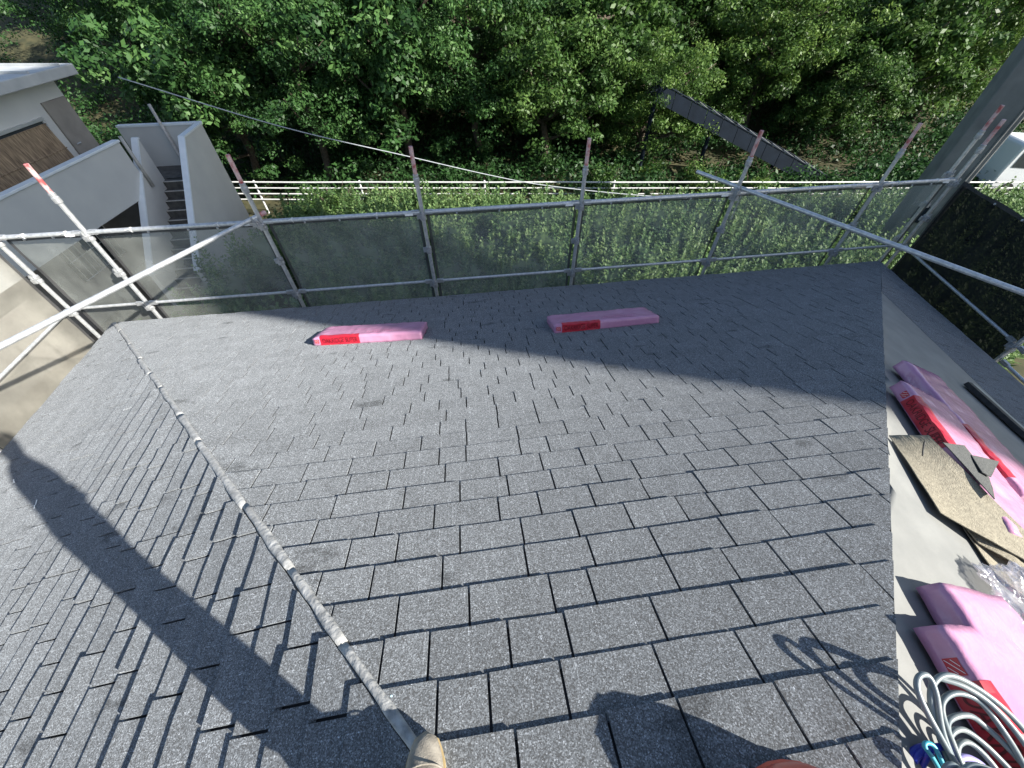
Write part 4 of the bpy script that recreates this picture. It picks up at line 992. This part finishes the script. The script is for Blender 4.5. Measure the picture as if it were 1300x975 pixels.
GD = 'shaded trees behind the fence'; GM = 'mid green trees of the wood'; GY = 'sunlit trees beside the steel stairway'
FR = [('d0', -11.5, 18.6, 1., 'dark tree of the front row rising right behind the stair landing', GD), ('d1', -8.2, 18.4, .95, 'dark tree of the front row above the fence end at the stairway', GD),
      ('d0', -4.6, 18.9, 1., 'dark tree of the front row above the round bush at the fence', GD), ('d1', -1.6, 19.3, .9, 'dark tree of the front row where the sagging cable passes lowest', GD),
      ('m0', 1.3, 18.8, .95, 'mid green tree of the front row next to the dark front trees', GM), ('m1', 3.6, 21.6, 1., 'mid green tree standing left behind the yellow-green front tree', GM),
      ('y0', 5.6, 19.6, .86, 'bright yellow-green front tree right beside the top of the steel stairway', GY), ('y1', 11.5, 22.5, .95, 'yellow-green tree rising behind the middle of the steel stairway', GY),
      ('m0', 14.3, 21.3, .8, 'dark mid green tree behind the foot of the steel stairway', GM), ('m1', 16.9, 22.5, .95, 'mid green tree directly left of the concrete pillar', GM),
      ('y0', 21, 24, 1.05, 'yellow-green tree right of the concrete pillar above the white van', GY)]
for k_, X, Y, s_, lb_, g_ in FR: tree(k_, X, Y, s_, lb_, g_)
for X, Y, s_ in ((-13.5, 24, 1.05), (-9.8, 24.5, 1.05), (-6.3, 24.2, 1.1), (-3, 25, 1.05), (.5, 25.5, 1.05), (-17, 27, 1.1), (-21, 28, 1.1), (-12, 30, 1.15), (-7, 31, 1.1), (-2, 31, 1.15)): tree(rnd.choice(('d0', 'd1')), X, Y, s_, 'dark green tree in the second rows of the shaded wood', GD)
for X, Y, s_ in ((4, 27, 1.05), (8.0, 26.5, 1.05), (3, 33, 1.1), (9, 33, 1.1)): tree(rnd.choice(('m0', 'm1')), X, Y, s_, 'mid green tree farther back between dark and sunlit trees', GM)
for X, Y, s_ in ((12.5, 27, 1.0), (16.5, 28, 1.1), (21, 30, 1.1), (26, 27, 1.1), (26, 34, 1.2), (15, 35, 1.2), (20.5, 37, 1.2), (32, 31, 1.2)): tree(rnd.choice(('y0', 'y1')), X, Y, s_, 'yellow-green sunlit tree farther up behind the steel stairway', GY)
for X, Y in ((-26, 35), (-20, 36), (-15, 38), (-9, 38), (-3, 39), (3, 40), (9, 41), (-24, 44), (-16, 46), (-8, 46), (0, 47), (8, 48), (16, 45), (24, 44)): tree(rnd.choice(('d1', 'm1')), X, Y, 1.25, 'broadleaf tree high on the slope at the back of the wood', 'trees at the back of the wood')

# undergrowth of the wood (one mass of leaves on the rising ground)
g = np.random.default_rng(77); C = []; Rd = []
while len(C) < 2700:
    X = g.uniform(-34, 38); Y = 16.5+g.random()**1.8*36
    if X < -9 and Y < 17.5: continue
    low = 5 < X < 15 and 16.6 < Y < 19
    C.append(np.array(c2w(X, Y, ground_z(X, Y)+g.uniform(.0, .12 if low else .7 if Y < 19 else 1.3)))); Rd.append(np.array([.75, .75, .55])*g.uniform(.6, 1.4))
q, tone = leaves(np.array(C), np.array(Rd), 85, .085, .5, .5, seed=78)
tag(link('undergrowth', quads_mesh('undergrowth', q, tone*.6, 'leaf_dark')), 'leafy undergrowth covering the wooded slope', 'undergrowth', kind='stuff')

# bushes by the fence
def bush(X, Y, w, h, m, label, seed, per=80, size=.055, group=None):
    g = np.random.default_rng(seed); n = 40; d = g.normal(size=(n, 3)); d /= np.linalg.norm(d, axis=1, keepdims=True); d[:, 2] = np.abs(d[:, 2])
    C = d*(g.random((n, 1))**.4)*np.array([w, w, h])*.8; Rd = np.tile(np.array([[w*.3, w*.3, h*.22]]), (n, 1))*(.7+.6*g.random((n, 1)))
    q, tone = leaves(C, Rd, per, size, .42, .5, seed=seed); P = c2w(X, Y, ground_z(X, Y)-.05)
    b = tag(empty('bush', P), label, 'bush', group); link('foliage', quads_mesh('foliage', q, tone, m), None, b)
    st_ = MB()
    for k in range(7): st_.tube([(0, 0, 0), (math.cos(k)*w*.3, math.sin(k)*w*.3, h*.45), (math.cos(k*1.1)*w*.6, math.sin(k*1.1)*w*.6, h*.8)], [.025, .018, .006], 5)
    st_.build('stems', 'bark', b)
bush(-6.7, 14.6, 1.25, 1.15, 'leaf_mid', 'dark leafy bush before the white fence nearest the stairway', 51)
bush(-8.4, 14.2, .6, .75, 'leaf_yellow', 'small yellow-green bush at the foot of the fence near the stairway', 52)
bush(-3.9, 14.5, 1.15, 1.0, 'leaf_weed', 'round mid green bush before the white fence, farther from the stairway', 53)
bush(7.6, 16.4, 1.2, 1.55, 'leaf_yellow', 'yellow-green bush crowding the fence at the dark steel stairway', 54)
bush(9.6, 16.2, 1.0, 1.2, 'leaf_yellow', 'low yellow-green bush below the dark steel stairway side', 55)
bush(3.6, 16.5, 1.3, 1.25, 'leaf_mid', 'mid green bush behind the fence under the sunlit crown', 56)
bush(17.2, 13.2, 1.1, 1.0, 'leaf_mid', 'low green bush between concrete pillar and white van', 57)

# tall weeds covering the plot behind the house (one mass)
g = np.random.default_rng(12); quads = []; tones = []; stm = MB()
N = 9000; cnt = 0
while cnt < N:
    X = g.uniform(-8.7, 19); Y = g.uniform(6.3, 15.4)
    if X > 9 and Y < X*.55: continue
    if noise.noise((X*.5, Y*.5, 3.)) < -.42: continue
    cnt += 1
    P = np.array(c2w(X, Y, ground_z(X, Y)-.03)); H_ = (g.uniform(.7, 1.35) if g.random() < .8 else g.uniform(1.5, 2.0))*(1+.35*noise.noise((X*.45, Y*.45, 0)))*(1 if Y < 12 else max(.42, 1-(Y-12)*.2)); ln_ = g.normal(size=2)*.07
    nl = int(24*H_)+8; t = g.random(nl)**.75; a = g.random(nl)*6.283
    c = P[None]+np.stack([ln_[0]*t, ln_[1]*t, H_*t], 1)
    L = .13*(1.15-.75*t)*(.7+.6*g.random(nl)); el = .25+.6*t+.2*g.normal(size=nl)
    dirv = np.stack([np.cos(a)*np.cos(el), np.sin(a)*np.cos(el), np.sin(el)], 1); sd_ = np.stack([-np.sin(a), np.cos(a), 0*a], 1)
    w = .03*(.8+.5*g.random(nl))[:, None]; tip = c+dirv*(L*1.9)[:, None]; mid = c+dirv*(L*.9)[:, None]
    quads.append(np.stack([c, mid+sd_*w, tip-np.array([0, 0, .02]), mid-sd_*w], 1)); tones.append(np.clip(.25+.5*t+.25*g.normal(size=nl)+.55*noise.noise((X*.8, Y*.8, 9.)), 0, 1))
    if cnt % 2 == 0: stm.add([P+np.array([-.007, 0, 0]), P+np.array([.007, 0, 0]), P+np.array([ln_[0], ln_[1], H_])], [(0, 1, 2)])
q = np.concatenate(quads); t = np.concatenate(tones)
wd = tag(link('tall_weeds', quads_mesh('tall_weeds', q, t, 'leaf_weed')), 'dense tall green weeds growing behind the scaffold nets', 'weeds', kind='stuff')
o = link('stems', stm.mesh('stems', fix=False), 'stem', wd)
